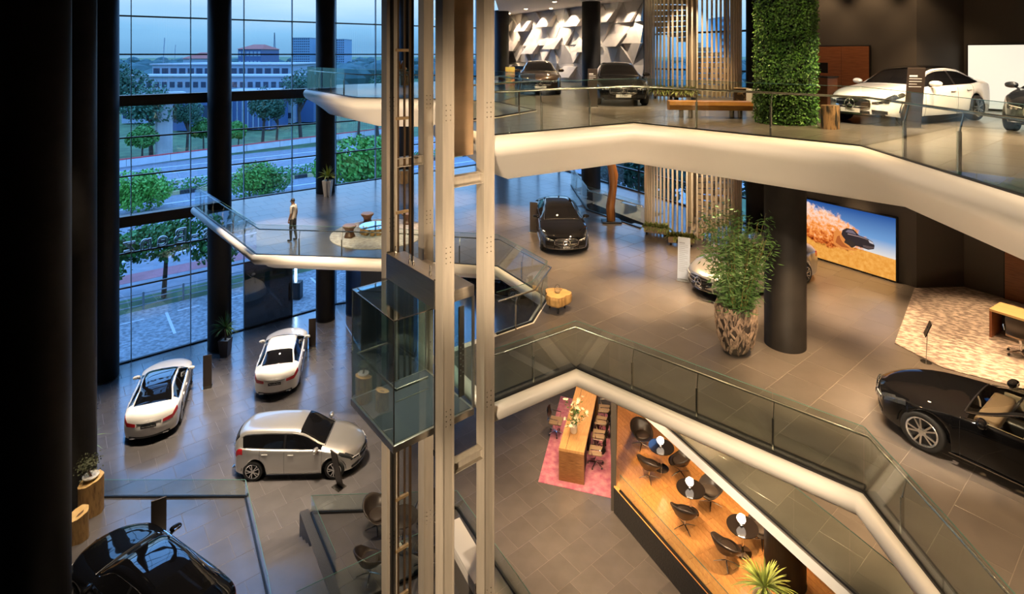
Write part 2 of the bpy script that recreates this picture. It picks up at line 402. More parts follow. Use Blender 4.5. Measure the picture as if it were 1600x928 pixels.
tiles(floor_middle, [tuple(v) for v in offset_path(M_edge, 0.16)] + M_poly[len(M_edge):], ZM, 0.9, 0.9, M_tileM, [(345, 280, 775, 410), (775, 285, 1100, 640), (1050, 380, 1600, 930)], maxn=298, hole=VOID)
# ---- ground floor
G_poly = [wp(-2.5), wp(WALL_END), fp(0.0), (10.9, 24.3), (14, 18.0), (14, 9.0), (2.0, 8.0), (-9.0, 7.0), (-17.0, 12.0)]
gb = MB(); gb.prism([wp(-2.5), wp(WALL_END), fp(0.0), (10.9, 24.3), (14.4, 18.0), (22.2, 9.0), (22.2, -7.2), (-14.2, -7.2), (-17.2, 12.0)], -0.3, -0.004); floor_ground = struct(gb.build('floor_ground', M_groutG))
tiles(floor_ground, G_poly, ZG, 0.85, 0.85, M_tileG, [(160, 495, 600, 790), (700, 600, 1100, 930), (775, 440, 860, 520), (390, 760, 480, 900)], maxn=298)
# ---- raised platforms at the lower left, stairs between them
PL = [(-15.2, 17.1), (-7.89, 17.08), (-5.85, 13.9), (-4.4, 11.4), (-9.0, 7.0), (-16.0, 12.0)]
PR = [(-6.03, 16.5), (-1.53, 16.7), (0.28, 13.9), (1.2, 12.4), (1.2, 9.5), (-2.2, 9.0), (-4.3, 13.9)]
for nm, poly, seen in (('floor_platform_west', PL, [(110, 760, 440, 930)]), ('floor_platform_east', PR, [(470, 780, 830, 930)])):
    q = MB(); q.prism(poly, 0.0, ZP - 0.004); o = struct(q.build(nm, M_granite)); o.data.materials.append(M_groutG)
    for pp in o.data.polygons: pp.material_index = 1 if pp.normal.z > 0.5 else 0
    tiles(o, poly, ZP, 0.85, 0.85, M_tileG, seen, maxn=90)
st = thing('floor_steps', None, None, (0, 0, 0), kind='structure')
for k in range(7):
    # each tread spans between the two platforms, edges along the grid
    p = Vector((-7.05, 16.75)) - B2 * (0.36 * k)
    strip = [tuple(p - A2 * 3), tuple(p + A2 * 3), tuple(p + A2 * 3 - B2 * 6), tuple(p - A2 * 3 - B2 * 6)]
    well = [(-7.89, 17.08), (-6.03, 16.5), (-4.3, 13.9), (-2.6, 10.0), (-4.4, 11.4), (-5.85, 13.9)]
    if area2(well) < 0: well = well[::-1]
    if area2(strip) < 0: strip = strip[::-1]
    pc = clip_convex(well, strip)
    if len(pc) >= 3:
        q = MB(); q.prism(pc, 0.17 * k, 0.17 * (k + 1)); q.build('step', M_tileG, st)
# ---- wooden lounge
LW = [(3.2, 17.9), (4.92, 14.36), (6.0, 12.1), (12.0, 12.1), (12.0, 21.5), (9.5, 25.4), (4.75, 25.4)]
q = MB(); q.prism(LW, 0.0, ZW); fl = struct(q.build('floor_lounge', M_granite)); fl.data.materials.append(M_wood)
for p in fl.data.polygons:
    if p.normal.z > 0.5: p.material_index = 1
# individual oak boards over the visible part of the lounge floor
bd = Vector((1.72, -3.54)).normalized(); bn = Vector((-bd.y, bd.x))
bmesh_board = {}
for i in range(24):
    for j in range(9):
        L_ = 1.5; c = Vector((3.2, 17.9)) + bn * (0.16 * i + 0.08 + 0.14) + bd * (L_ * (j - 3.0) + (0.75 if i % 2 else 0.0))
        r_ = [tuple(c + bd * (s * (L_ / 2 - 0.004)) + bn * (u * 0.077)) for s, u in ((-1, -1), (1, -1), (1, 1), (-1, 1))]
        if area2(r_) < 0: r_ = r_[::-1]
        lw = LW if area2(LW) > 0 else LW[::-1]
        pc = clip_convex(lw, r_)
        if len(pc) < 3 or area2(pc) < 0.03: continue
        q = MB(); q.prism([(p[0] - c.x, p[1] - c.y) for p in pc], 0.0, 0.012); o = q.build('board', mat('oak_board', (0.52, 0.23, 0.07), 0.30, col2=(0.66, 0.34, 0.115), nscale=2.5, stretch=(9, 2.5, 1), objvar=0.12), fl); o.location = (c.x, c.y, ZW)
# dark partition between the desk and the lounge
q = MB(); a = Vector((3.28, 17.95)); b = Vector((4.75, 25.4)); d = (b - a).normalized(); n_ = Vector((-d.y, d.x))
q.prism([tuple(a), tuple(b), tuple(b + n_ * 0.16), tuple(a + n_ * 0.16)], 0.0, ZM - 0.75); struct(q.build('wall_partition', M_wall))
# ---- mezzanine under the middle floor
MZ = [(3.35, 17.9), (6.5, 11.05), (7.1, 9.7), (14, 9.7), (14, 18.0), (9.0, 24.0), (4.6, 20.2)]
q = MB(); q.prism(MZ, ZZ - 0.26, ZZ - 0.004); o = struct(q.build('floor_mezzanine', M_white)); o.data.materials.append(M_grout)
for pp in o.data.polygons: pp.material_index = 1 if pp.normal.z > 0.5 else 0
tiles(o, [(3.5, 17.9), (6.62, 11.12), (7.18, 9.9), (14, 9.9), (14, 18.0), (9.0, 24.0), (4.7, 20.2)], ZZ, 0.9, 0.9, M_tileM, [(1000, 650, 1480, 930)], maxn=80)
# ---- walls
def wall(name, pts, z0, z1, m, th=0.2, side=1):
    q = MB(); b = offset_path(pts, th * side); poly = [tuple(p)[:2] for p in pts] + [tuple(v) for v in reversed(b)]
    q.prism(poly, z0, z1); return struct(q.build(name, m))
TOPZ = 18.2
wall('wall_left', [wp(-2.4), (-17.0, 12.0), (-14.0, -7.0)], -0.3, TOPZ, M_dark, side=-1)
wall('wall_rear', [(-14.0, -7.0), (22.0, -7.0)], -0.3, TOPZ, M_wall, side=-1)
wall('wall_right_end', [(22.0, -7.0), (21.5, 8.5)], -0.3, TOPZ, M_wall, side=-1)
wall('wall_right', [(21.5, 8.5), (14.6, 18.4), (13.0, 18.3), (10.3, 22.6), (10.9, 24.3)], ZM, TOPZ, M_wall, side=-1)
wall('wall_ground_right', [(14.2, 9.0), (14.2, 18.0), (10.9, 24.3)], -0.3, ZM, M_wall, side=-1)
wall('wall_ground_rear', [(-9.0, 7.0), (2.0, 8.0), (14.0, 9.0)], -0.3, ZP + 2.5, M_dark, side=-1)
wall('wall_corner', [wp(WALL_END), fp(0.0)], -0.3, TOPZ, M_dark, side=1)
wall('wall_far_low', [fp(0.0), (10.9, 24.3)], -0.3, ZM - 0.75, M_wall, side=1)
# ceiling over everything, lower over the top-floor showroom
q = MB(); q.prism([wp(-2.4), wp(WALL_END), (-0.9, 40.3), (-0.9, 16.5), (2.2, 13.8), (6.0, 9.5), (6.0, -7.0), (-14, -7), (-17, 12)], TOPZ, TOPZ + 0.3); struct(q.build('ceiling_atrium', M_roof))
q = MB(); q.prism([fp(0.0), (-0.9, 40.3), (-0.9, 16.5), (2.2, 13.8), (6.0, 9.5), (6.0, -7.0), (22.2, -7), (21.7, 8.7), (14.8, 18.6), (11.2, 24.4)], 17.35, TOPZ + 0.3); struct(q.build('ceiling_showroom', M_ceil))
# ---- round columns
def column(x, y, r, z0, z1, label, collar=True):
    t = thing('column', label, 'column', (x, y, z0), group='round dark structural columns')
    q = MB(); q.lathe([(r, 0.0), (r, z1 - z0)], 40); q.build('shaft', M_dark, t, smooth=False)
    for p in t.children[0].data.polygons: p.use_smooth = len(p.vertices) == 4
    q = MB(); q.lathe([(r + 0.012, 0.0), (r + 0.012, 0.06), (r, 0.062)], 40); q.build('base_ring', M_black, t)
    return t
column(-8.93, 10.6, 0.585, -0.3, TOPZ, 'massive near-black round column closest to the camera at left')
column(-13.0, 16.9, 0.56, ZP, TOPZ, 'dark round column behind the two log planters')
column(-18.1, 25.35, 0.52, 0, TOPZ, 'dark round column at the left end of the window wall')
column(-14.35, 27.95, 0.53, 0, TOPZ, 'dark round column beside the palm in a dark pot')
column(-10.15, 31.0, 0.50, 0, TOPZ, 'dark round column behind the white pot plant')
c4 = Vector(wp(14.75, -0.9)); column(c4.x, c4.y, 0.50, 0, TOPZ, 'dark round column seen between the lift posts')
column(7.07, 14.75, 0.50, ZW, ZL - 1.2, 'dark round column behind the bamboo planter')
column(4.45, 32.0, 0.52, 0, 17.4, 'dark round column standing before the faceted wall')
column(10.35, 23.9, 0.50, ZM, 17.4, 'dark round column right of the slatted stair')
c7 = Vector(wp(22.0, -1.0)); column(c7.x, c7.y, 0.5, 0, 17.4, 'dark round column at the left end of the faceted wall')

# ---- window wall: frames and panes
MUL = [-1.56 + 2.46 * k for k in range(11)]; HZ = [0.0, 3.5, 5.1, 6.9, 8.7, 10.5, 12.5, 14.4, 16.2, TOPZ]
ww = struct(thing('window_1', 'tall curtain wall of blue glass facing the road', 'window'))
for t_ in MUL:
    q = MB(); p = wp(t_, 0.0); q.box((p[0], p[1], TOPZ / 2), (0.035, 0.16, TOPZ), math.atan2(WD.y, WD.x)); q.build('mullion', mat('slim_glass_fin', (0.25, 0.35, 0.42), 0.25), ww)
for z in HZ[1:-1]:
    thick = z in (6.9, 12.5)
    a = wp(-1.6, -0.02); b = wp(WALL_END, -0.02); q = MB()
    if thick: q.bar((*wp(-1.6, -0.16), z - 0.25), (*wp(WALL_END, -0.16), z - 0.25), 0.42, 0.5)
    else: q.bar((*a, z), (*b, z), 0.10, 0.07)
    q.build('transom_beam' if thick else 'transom', M_frame, ww)
q = MB(); q.bar((*wp(-1.6), 0.03), (*wp(WALL_END), 0.03), 0.14, 0.06); q.build('sill', M_frame, ww)
pane_cache = {}
for i in range(len(MUL) - 1):
    for j in range(len(HZ) - 1):
        wd = MUL[i + 1] - MUL[i] - 0.03; hh = HZ[j + 1] - HZ[j]
        dk = (j == 0 and i == 3); key = (round(hh, 2), dk)
        if key not in pane_cache:
            q = MB(); q.box((0, 0, 0), (wd, 0.012, hh)); o = q.build('pane', M_dglass if dk else M_wglass, ww); pane_cache[key] = o.data
        else: o = share('pane', pane_cache[key], ww)
        p = wp((MUL[i] + MUL[i + 1]) / 2, 0.02); o.location = (p[0], p[1], (HZ[j] + HZ[j + 1]) / 2); o.rotation_euler = (0, 0, math.atan2(WD.y, WD.x))
        if dk: o['label'] = 'dark tinted pane at floor level'
# lettering fixed outside the glass, seen from behind
M_txt = mat('letter_return', (0.55, 0.55, 0.55), 0.3, metal=0.4)
words = 'Mercedes-Benz'; tpos = 2.02
lett = thing('facade_lettering', 'mirrored outline letters of the dealer name on the window glass', 'lettering', (0, 0, 0))
adv = {'M': 1.0, 'e': 0.68, 'r': 0.46, 'c': 0.64, 'd': 0.70, 's': 0.60, '-': 0.45, 'B': 0.80, 'n': 0.68, 'z': 0.60}
t_ = 0.55
for ch in reversed(words):
    a_ = adv[ch] * 1.02; p = wp(t_ + a_ / 2, 0.16)
    M = Matrix.Translation((p[0], p[1], 5.40)) @ Matrix.Rotation(math.atan2(WD.y, WD.x) + math.pi, 4, 'Z') @ Matrix.Rotation(math.pi / 2, 4, 'X')
    text_mesh('letter', ch, 1.05, M_txt, lett, 0.06, M, outline=0.026); t_ += a_
# ---- far wall: glazing on the middle floor, faceted relief above, glazing right of it
wf = struct(thing('window_2', 'rear glazing behind the slatted stair', 'window'))
FL = 22.3
hz2 = [ZM, 8.0, 9.7, ZL - 1.22]
fa_ = math.atan2(FD.y, FD.x)
for k in range(10):
    q = MB(); p = fp(FL * k / 9); q.box((p[0], p[1], (ZM + ZL - 1.2) / 2), (0.05, 0.14, ZL - 1.2 - ZM), fa_); q.build('mullion', M_frame, wf)
    if k < 9:
        for j in range(3):
            q = MB(); p = fp(FL * (k + 0.5) / 9, 0.01); q.box((p[0], p[1], (hz2[j] + hz2[j + 1]) / 2), (FL / 9 - 0.05, 0.012, hz2[j + 1] - hz2[j]), fa_); q.build('pane', M_wglass, wf)
for z in hz2:
    q = MB(); q.bar((*fp(0), z + 0.04), (*fp(FL), z + 0.04), 0.12, 0.08); q.build('transom', M_frame, wf)
wf2 = struct(thing('window_3', 'glazing of the top floor behind the slatted stair', 'window'))
S0, S1 = 15.3, 22.3
hz3 = [ZL, 13.6, 15.4, 17.35]
for k in range(5):
    t_ = S0 + (S1 - S0) * k / 4; q = MB(); p = fp(t_); q.box((p[0], p[1], (ZL + 17.35) / 2), (0.05, 0.14, 17.35 - ZL), fa_); q.build('mullion', M_frame, wf2)
    if k < 4:
        for j in range(3):
            q = MB(); p = fp(t_ + (S1 - S0) / 8, 0.01); q.box((p[0], p[1], (hz3[j] + hz3[j + 1]) / 2), ((S1 - S0) / 4 - 0.05, 0.012, hz3[j + 1] - hz3[j]), fa_); q.build('pane', M_wglass, wf2)
for z in hz3[:-1]:
    q = MB(); q.bar((*fp(S0), z + 0.05), (*fp(S1), z + 0.05), 0.12, 0.09); q.build('transom', M_frame, wf2)
# faceted relief wall: tilted triangular plates, each one a panel
q = MB(); q.prism([fp(0, 0.0), fp(S0, 0.0), fp(S0, 0.25), fp(0, 0.25)], ZL - 1.2, 17.35); fw = struct(q.build('wall_faceted', M_white))
M_facet = mat('facet_panel', (0.60, 0.56, 0.53), 0.55, noise=0.06, nscale=3)
rf = random.Random(3)
cw, chh = 1.7, (17.35 - ZL) / 4
def fq(u, z, d): p = fp(u, -d); return Vector((p[0], p[1], z))
for r in range(4):
    for c in range(-1, 10):
        u0 = c * cw + (cw / 2 if r % 2 else 0); z0 = ZL + r * chh
        up = [(u0, z0), (u0 + cw, z0), (u0 + cw / 2, z0 + chh)]; dn = [(u0 + cw / 2, z0 + chh), (u0 + cw, z0), (u0 + 1.5 * cw, z0 + chh)]
        for tri, kk in ((up, 0), (dn, 1)):
            if min(t[0] for t in tri) < 0.02 or max(t[0] for t in tri) > S0 - 0.02: 
                tri = [(min(max(t[0], 0.02), S0 - 0.02), t[1]) for t in tri]
                if abs(area2(tri)) < 0.1: continue
            tip = rf.randrange(3); dep = [0.03, 0.03, 0.03]
            mode = rf.random()
            dep[tip] = 0.30 if mode < 0.75 else 0.08
            if mode < 0.25: dep[(tip + 1) % 3] = 0.26
            cx = sum(t[0] for t in tri) / 3; cz = sum(t[1] for t in tri) / 3
            tri2 = [(cx + (t[0] - cx) * 0.975, cz + (t[1] - cz) * 0.975) for t in tri]
            f_ = [fq(t[0], t[1], d) for t, d in zip(tri2, dep)]; b_ = [fq(t[0], t[1], 0.0) for t in tri2]
            q = MB(); q.add(f_ + b_, [(0, 1, 2), (5, 4, 3), (0, 3, 4, 1), (1, 4, 5, 2), (2, 5, 3, 0)])
            q.build('facet_panel', M_facet, fw)
# rhombic raised plates
for (u, zc) in [(1.2, 13.3), (3.4, 13.2), (6.0, 13.35), (8.8, 13.3), (12.0, 13.4), (2.0, 15.0), (4.6, 14.8), (7.2, 15.1), (10.4, 14.9), (13.2, 15.2), (1.0, 16.5), (3.6, 16.4), (6.4, 16.6), (9.6, 16.5), (12.4, 16.6)]:
    ww_, hh_ = 1.0, 0.72
    pts = [(u - 0.9 * ww_, zc - hh_ / 2), (u + 0.35 * ww_, zc - hh_ / 2), (u + 0.9 * ww_, zc + hh_ / 2), (u - 0.35 * ww_, zc + hh_ / 2)]
    if pts[0][0] < 0 or pts[2][0] > S0: continue
    f_ = [fq(p[0], p[1], d) for p, d in zip(pts, (0.62, 0.50, 0.28, 0.36))]; b_ = [fq(p[0], p[1], 0.0) for p in pts]
    q = MB(); q.add(f_ + b_, [(0, 1, 2, 3), (7, 6, 5, 4), (0, 4, 5, 1), (1, 5, 6, 2), (2, 6, 7, 3), (3, 7, 4, 0)]); q.build('facet_panel', M_facet, fw)

# ---- glass balustrades
def railing(label, path, z, inset=0.10, gh=1.12, rail=0.94, step=1.52, cw=0.06, posts=True, hand=True, group='glass balustrades'):
    t = thing('glass_balustrade', label, 'balustrade', (path[0][0], path[0][1], z))
    O = Vector((path[0][0], path[0][1])); g = offset_path(path, inset); hr = offset_path(path, inset + 0.10)
    for i in range(len(g) - 1):
        a, b = g[i], g[i + 1]; L = (b - a).length; n = max(1, round(L / step)); d = (b - a) / L; ang = math.atan2(d.y, d.x)
        nn = Vector((-d.y, d.x))
        for k in range(n):
            p0 = a + d * (L * k / n); p1 = a + d * (L * (k + 1) / n); c = (p0 + p1) / 2 - O
            q = MB(); q.box((c.x, c.y, gh / 2 + 0.02), (L / n - 0.016, 0.014, gh), ang); q.build('glass_panel', M_glass, t)
            q = MB(); q.box((c.x, c.y, gh + 0.024), (L / n - 0.016, 0.0142, 0.008), ang); q.build('glass_edge', M_gedge, t)
            if posts and (k > 0 or n == 1):
                s = (p0 if n > 1 else (p0 + p1) / 2) - O + nn * 0.035
                q = MB(); q.box((s.x, s.y, 0.33), (0.035, 0.05, 0.66), ang); po = q.build('post', M_rail, t)
                q = MB(); h = s + nn * 0.065; q.bar((s.x, s.y, 0.62), (h.x, h.y, rail - 0.02), 0.014, 0.02); q.build('post_arm', M_rail, po)
        q = MB(); c = (a + b) / 2 - O; q.box((c.x + nn.x * (cw - 0.06) / 2, c.y + nn.y * (cw - 0.06) / 2, 0.025), (L, cw, 0.05), ang); q.build('base_channel', M_black, t)
    if hand:
        q = MB(); q.tube([(v.x - O.x, v.y - O.y, rail) for v in hr], 0.024, 8); q.build('handrail', M_rail, t, smooth=True)
    return t
railing('glass balustrade of the top floor along the curved white edge in front of the cars', L_edge[8:], ZL)
railing('glass balustrade on the far left wing of the top floor', L_edge[:8], ZL)
railing('glass balustrade beside the standing man and the round rug', M_edge[:8], ZM)
railing('glass balustrade around the near opening of the middle floor', M_edge[9:], ZM, inset=0.16, cw=0.22)  # black channel widened to also stand for a dark reflection in the glass
railing('glass balustrade of the small opening by the wooden sculpture pole', [(3.5, 32.6), (3.73, 27.5), (5.65, 24.6)], ZM, inset=-0.12)
railing('glass balustrade of the mezzanine above the lounge tables', [(3.35, 17.9), (6.5, 11.05), (7.1, 9.7)], ZZ, inset=0.08, posts=False, hand=False, step=1.35)
railing('low glass screen along the wooden lounge edge', [(3.3, 17.7), (4.92, 14.36), (6.0, 12.1)], ZW, inset=0.06, gh=0.5, posts=False, hand=False, step=1.5)
railing('low glass screen between the black car and the silver car', [(-12.4, 17.08), (-7.89, 17.08), (-5.85, 13.9), (-4.4, 11.4)], ZP, inset=-0.10, gh=0.5, posts=False, hand=False, step=1.75)
railing('low glass screen on the dark stair wall', [(-4.6, 14.4), (-6.03, 16.5), (-1.53, 16.7), (0.28, 13.9), (1.2, 12.4)], ZP, inset=-0.14, gh=0.5, posts=False, hand=False, step=1.9)
railing('glass screen with a metal edge behind the lower lounge chairs', [(-4.9, 12.9), (-2.2, 14.6)], ZP, inset=0.0, gh=1.0, posts=False, hand=False, step=1.6)
# raised stone edge carrying the stair screen
q = MB(); a = Vector((-6.03, 16.5)); b = Vector((-4.3, 13.9)); d = (b - a).normalized(); n_ = Vector((-d.y, d.x))
q.prism([tuple(a - n_ * 0.12), tuple(b - n_ * 0.12), tuple(b + n_ * 0.12), tuple(a + n_ * 0.12)], 0, ZP + 0.002); struct(q.build('wall_stair_side', mat('grey_granite_coping', (0.07, 0.07, 0.075), 0.5, noise=0.3, nscale=50)))
# glass partition on the ground floor behind the lift
t = struct(thing('window_4', 'tall glass partition of the ground floor behind the lift', 'window', (0, 0, 0)))
for k in range(3):
    a = Vector((-9.9, 32.2)).lerp(Vector((-7.3, 27.6)), k / 3); b = Vector((-9.9, 32.2)).lerp(Vector((-7.3, 27.6)), (k + 1) / 3); c = (a + b) / 2
    q = MB(); q.box((c.x, c.y, 3.05), ((b - a).length - 0.02, 0.02, 6.0), math.atan2((b - a).y, (b - a).x)); q.build('pane', glassmat('blue_partition_glass', (0.55, 0.72, 0.86), 0.12), t)
q = MB(); q.prism([(-7.3, 27.5), (-4.7, 27.2), (-4.7, 28.4), (-7.2, 28.6)], 0, ZM - 0.75); struct(q.build('wall_core', mat('navy_panel', (0.018, 0.022, 0.035), 0.35)))
# ================================================================== LAMPS (recessed ceiling spots and added fill spots)
T1 = TOPZ - 0.1
for (x, y, e, c, tx, ty) in [(-12.5, 20.5, 3600, 20, -14.0, 22.6), (-9.5, 22.8, 3400, 18, -10.2, 25.2), (-7.3, 17.6, 3600, 20, -7.3, 19.9), (-11.5, 22.0, 2200, 17, -12.0, 23.4), (-8.3, 11.5, 1500, 22, -8.4, 13.2),
                             (-13.0, 20.0, 1200, 22, -12.4, 20.0), (-8.0, 21.2, 1600, 20, -8.4, 22.4), (-11.9, 15.2, 1500, 12, -12.5, 16.6), (-4.0, 15.2, 700, 26, -3.2, 15.4), (0.6, 15.6, 1500, 40, 1.0, 16.6), (2.3, 16.5, 2000, 36, 2.4, 18.4)]:
    if -9 < x: spot(x, y, T1 if x < -1.5 else ZM - 0.8, e * 1.5 if x < -1.5 else e * 0.2, c * 1.25 if x < -1.5 else 80, NEUT if x < -1.5 else WARM, (tx, ty, 0), r=0.08)
    else: spot(x, y, T1, e * 1.25, c * 1.25, NEUT, (tx, ty, 0), r=0.08)
# wing of the middle floor below the top wing, and below open roof
for (x, y, e) in [(-9.8, 28.6, 110), (-7.5, 25.6, 110), (-5.5, 24.2, 160), (-3.5, 23.2, 140), (-9.0, 24.0, 90), (-5.5, 30.5, 120)]: spot(x, y, ZL - 1.3 if y > 27.9 or x > -6 else T1, e if y > 27.9 or x > -6 else e * 2.6, 40 if y < 27.9 and x < -6 else 60, NEUT)
# under the middle floor: desk, lounge, landing
for (x, y, e, c) in [(2.4, 21.2, 260, 50), (2.6, 19.6, 220, 46), (2.9, 23.0, 220, 50), (1.6, 16.4, 300, 62), (0.4, 18.5, 220, 60), (3.2, 16.2, 240, 60)]: spot(x, y, ZM - 0.8, e, c, WARM)
for (x, y, e, c) in [(4.6, 19.6, 120, 85), (4.9, 17.6, 150, 80), (5.4, 16.0, 150, 80), (6.3, 14.6, 130, 80), (7.4, 16.5, 90, 90), (6.0, 18.4, 90, 90)]: spot(x, y, ZZ - 0.3 if x > 5.8 else ZM - 0.8, e if x > 5.8 else e * 2.1, c, (1.0, 0.62, 0.30))
for (x, y, e) in [(6.8, 12.9, 120), (8.6, 12.0, 120), (5.9, 14.6, 90)]: spot(x, y, ZM - 0.8, e, 100, WARM)
# showroom of the top floor
for (x, y, e, c) in [(1.2, 23.2, 200, 60), (3.9, 18.3, 240, 60), (3.0, 16.4, 160, 80), (9.0, 12.6, 320, 65), (11.2, 13.2, 380, 65), (7.8, 11.9, 260, 80), (5.4, 14.9, 200, 60), (12.6, 11.4, 260, 70), (9.8, 9.4, 260, 80), (0.6, 19.5, 140, 80), (6.0, 19.6, 180, 80), (2.5, 26.5, 150, 80), (7.6, 21.5, 160, 80), (-1.6, 26.0, 200, 80), (-5.6, 27.5, 240, 80), (-0.2, 14.6, 120, 80), (5.6, 12.0, 160, 70), (12.0, 17.2, 160, 70)]: spot(x, y, 17.25, e * 2.0, c, WARM)
for k in range(9):
    p = fp(1.0 + 1.7 * k, -1.1); g = fp(1.0 + 1.7 * k, -0.1); spot(p[0], p[1], 17.3, 190, 85, (1.0, 0.78, 0.55), (g[0], g[1], 14.2), r=0.04)
for (t_, e) in ((0.6, 60), (2.2, 60), (3.9, 60)): p = rp2(t_, -0.9); g = rp2(t_, -0.1); spot(p[0], p[1], 17.3, e, 80, WARM, (g[0], g[1], 14.2))
# added spots without fittings, brightening the white slab edges and the lift posts
for (x, y, z, e, tx, ty, tz, c) in [(1.0, 4.0, T1, 750, 1.6, 12.6, ZL - 0.4, 42), (4.5, 3.0, T1, 900, 6.0, 9.0, ZL - 0.5, 42), (2.2, 2.0, 9.0, 800, 2.2, 13.0, ZL - 0.7, 55), (4.2, 1.0, 9.2, 800, 6.4, 9.5, ZL - 0.7, 60), (-1.0, 2.0, 9.0, 900, -0.2, 12.5, ZL - 0.7, 40),
                                 (3.0, 5.5, 9.5, 430, 3.6, 11.4, ZM - 0.2, 60), (5.0, 3.0, 9.0, 500, 5.9, 9.0, ZM - 0.2, 50), (0.5, 7.5, 3.2, 1000, 4.6, 14.0, ZZ - 0.1, 50), (-7.5, 12.0, 9.5, 1500, -5.5, 21.0, ZM - 0.3, 50), (-8.0, 14.0, 9.8, 1300, -5.0, 22.6, ZL - 0.5, 50),
                                 (-2.5, 2.0, T1, 750, -1.4, 11.5, 12.0, 24), (-3.2, 2.5, 11.5, 850, -1.6, 11.4, 9.0, 32), (-3.6, 3.0, 7.0, 1300, -1.6, 11.2, 4.2, 40)]: spot(x, y, z, e, c, (1.0, 0.74, 0.48), (tx, ty, tz), r=0.15)
spot(-1.2, 12.6, T1, 500, 30, WARM, (-1.7, 12.3, 9.0))  # added spot to brighten the lift sling
spot(-2.0, 12.2, ZM + 2.3, 60, 120, NEUT)
spot(-10.5, 19.5, T1, 2200, 30, NEUT, (-9.6, 17.6, 0)); spot(-5.5, 16.0, T1, 1400, 26, NEUT, (-6.2, 18.0, 0)); spot(-9.0, 12.0, T1, 1300, 26, NEUT, (-9.2, 15.6, ZP))  # added spots that fill the ground floor with more light
for (x, y, e) in [(0.2, 21.8, 240), (-1.2, 24.5, 260), (3.4, 14.6, 110), (5.6, 12.4, 90), (9.4, 14.6, 170), (10.6, 11.2, 120), (7.2, 16.2, 150), (4.6, 19.6, 260)]: spot(x, y, ZL - 1.3, e, 110, WARM, blend=1.0)  # added wide spots, a general fill over the middle floor
for (x, y, e) in [(-10.4, 24.4, 420), (-11.2, 26.8, 300), (-8.6, 24.6, 300), (-9.0, 29.2, 260), (-6.2, 24.4, 260)]: spot(x, y, ZM - 0.8, e, 62, NEUT)
spot(7.0, 10.9, 17.2, 900, 40, NEUT, (8.9, 14.2, ZL + 0.6)); spot(10.6, 10.8, 17.2, 700, 40, NEUT, (11.2, 14.6, ZL + 0.6)); spot(3.2, 15.6, 17.2, 500, 40, NEUT, (3.8, 19.4, ZL + 0.6)); spot(1.0, 19.6, 17.2, 500, 36, NEUT, (1.2, 24.4, ZL + 0.6))  # first spot added to lighten the white saloon's front
spot(2.2, 17.6, ZL - 1.3, 420, 44, NEUT, (1.9, 21.6, ZM + 0.6)); spot(5.4, 14.6, ZL - 1.3, 380, 44, NEUT, (6.2, 17.4, ZM + 0.6)); spot(6.6, 10.4, ZL - 1.3, 420, 50, NEUT, (8.3, 11.2, ZM + 0.6))
spot(3.9, 27.0, ZL - 1.3, 420, 50, NEUT, (5.6, 29.6, ZM - 0.4))  # added spot that brightens the white edge of the small void
spot(6.3, 21.8, 17.2, 190, 50, NEUT, (7.6, 24.0, 14.0)); spot(6.0, 21.0, ZL - 1.3, 190, 55, NEUT, (7.4, 23.6, 8.6))  # added spots to brighten the stair slats
spot(0.6, 13.9, ZM - 0.8, 300, 75, NEUT, (5.0, 14.2, ZZ - 0.1)); spot(2.0, 12.2, ZM - 0.8, 180, 75, NEUT, (6.0, 12.2, ZZ - 0.1))  # added spots that whiten the mezzanine edge
# ================================================================== CARS
def pchip(xs, ys):
    n = len(xs); h = [xs[i + 1] - xs[i] for i in range(n - 1)]; dl = [(ys[i + 1] - ys[i]) / h[i] for i in range(n - 1)]
    m = [0.0] * n
    for i in range(1, n - 1):
        if dl[i - 1] * dl[i] > 0:
            w1 = 2 * h[i] + h[i - 1]; w2 = h[i] + 2 * h[i - 1]; m[i] = (w1 + w2) / (w1 / dl[i - 1] + w2 / dl[i])
    m[0] = dl[0]; m[-1] = dl[-1]
    def f(x):
        if x <= xs[0]: return ys[0]
        if x >= xs[-1]: return ys[-1]
        i = 0
        while xs[i + 1] < x: i += 1
        t = (x - xs[i]) / h[i]; t2 = t * t; t3 = t2 * t
        return (2 * t3 - 3 * t2 + 1) * ys[i] + (t3 - 2 * t2 + t) * h[i] * m[i] + (-2 * t3 + 3 * t2) * ys[i + 1] + (t3 - t2) * h[i] * m[i + 1]
    return f
# station tables, rear to front: x, top height, half width at shoulder, shoulder height, roof half width
SEDAN = dict(L=4.9, xr=-1.36, xf=1.56, wr=0.335, tab=[
    (-2.45, 0.86, 0.76, 0.80, 0.58), (-2.40, 1.00, 0.82, 0.90, 0.62), (-2.28, 1.075, 0.86, 0.955, 0.66), (-2.0, 1.11, 0.895, 0.975, 0.68), (-1.78, 1.135, 0.905, 0.975, 0.66), (-1.4, 1.29, 0.92, 0.965, 0.58),
    (-0.95, 1.425, 0.925, 0.955, 0.555), (-0.45, 1.465, 0.925, 0.945, 0.565), (0.0, 1.452, 0.925, 0.935, 0.575), (0.35, 1.385, 0.92, 0.93, 0.58), (0.75, 1.18, 0.92, 0.92, 0.62), (1.05, 1.005, 0.92, 0.905, 0.70),
    (1.45, 0.955, 0.92, 0.865, 0.72), (1.85, 0.905, 0.905, 0.815, 0.70), (2.15, 0.845, 0.865, 0.745, 0.66), (2.36, 0.775, 0.805, 0.675, 0.60), (2.45, 0.715, 0.765, 0.62, 0.55)],
    cowl=1.03, rf=0.28, rr=-1.02, deck=-1.76, sw=(-1.60, 0.97), bp=-0.42, mx=0.72, doors=(1.02, -0.40, -1.12))
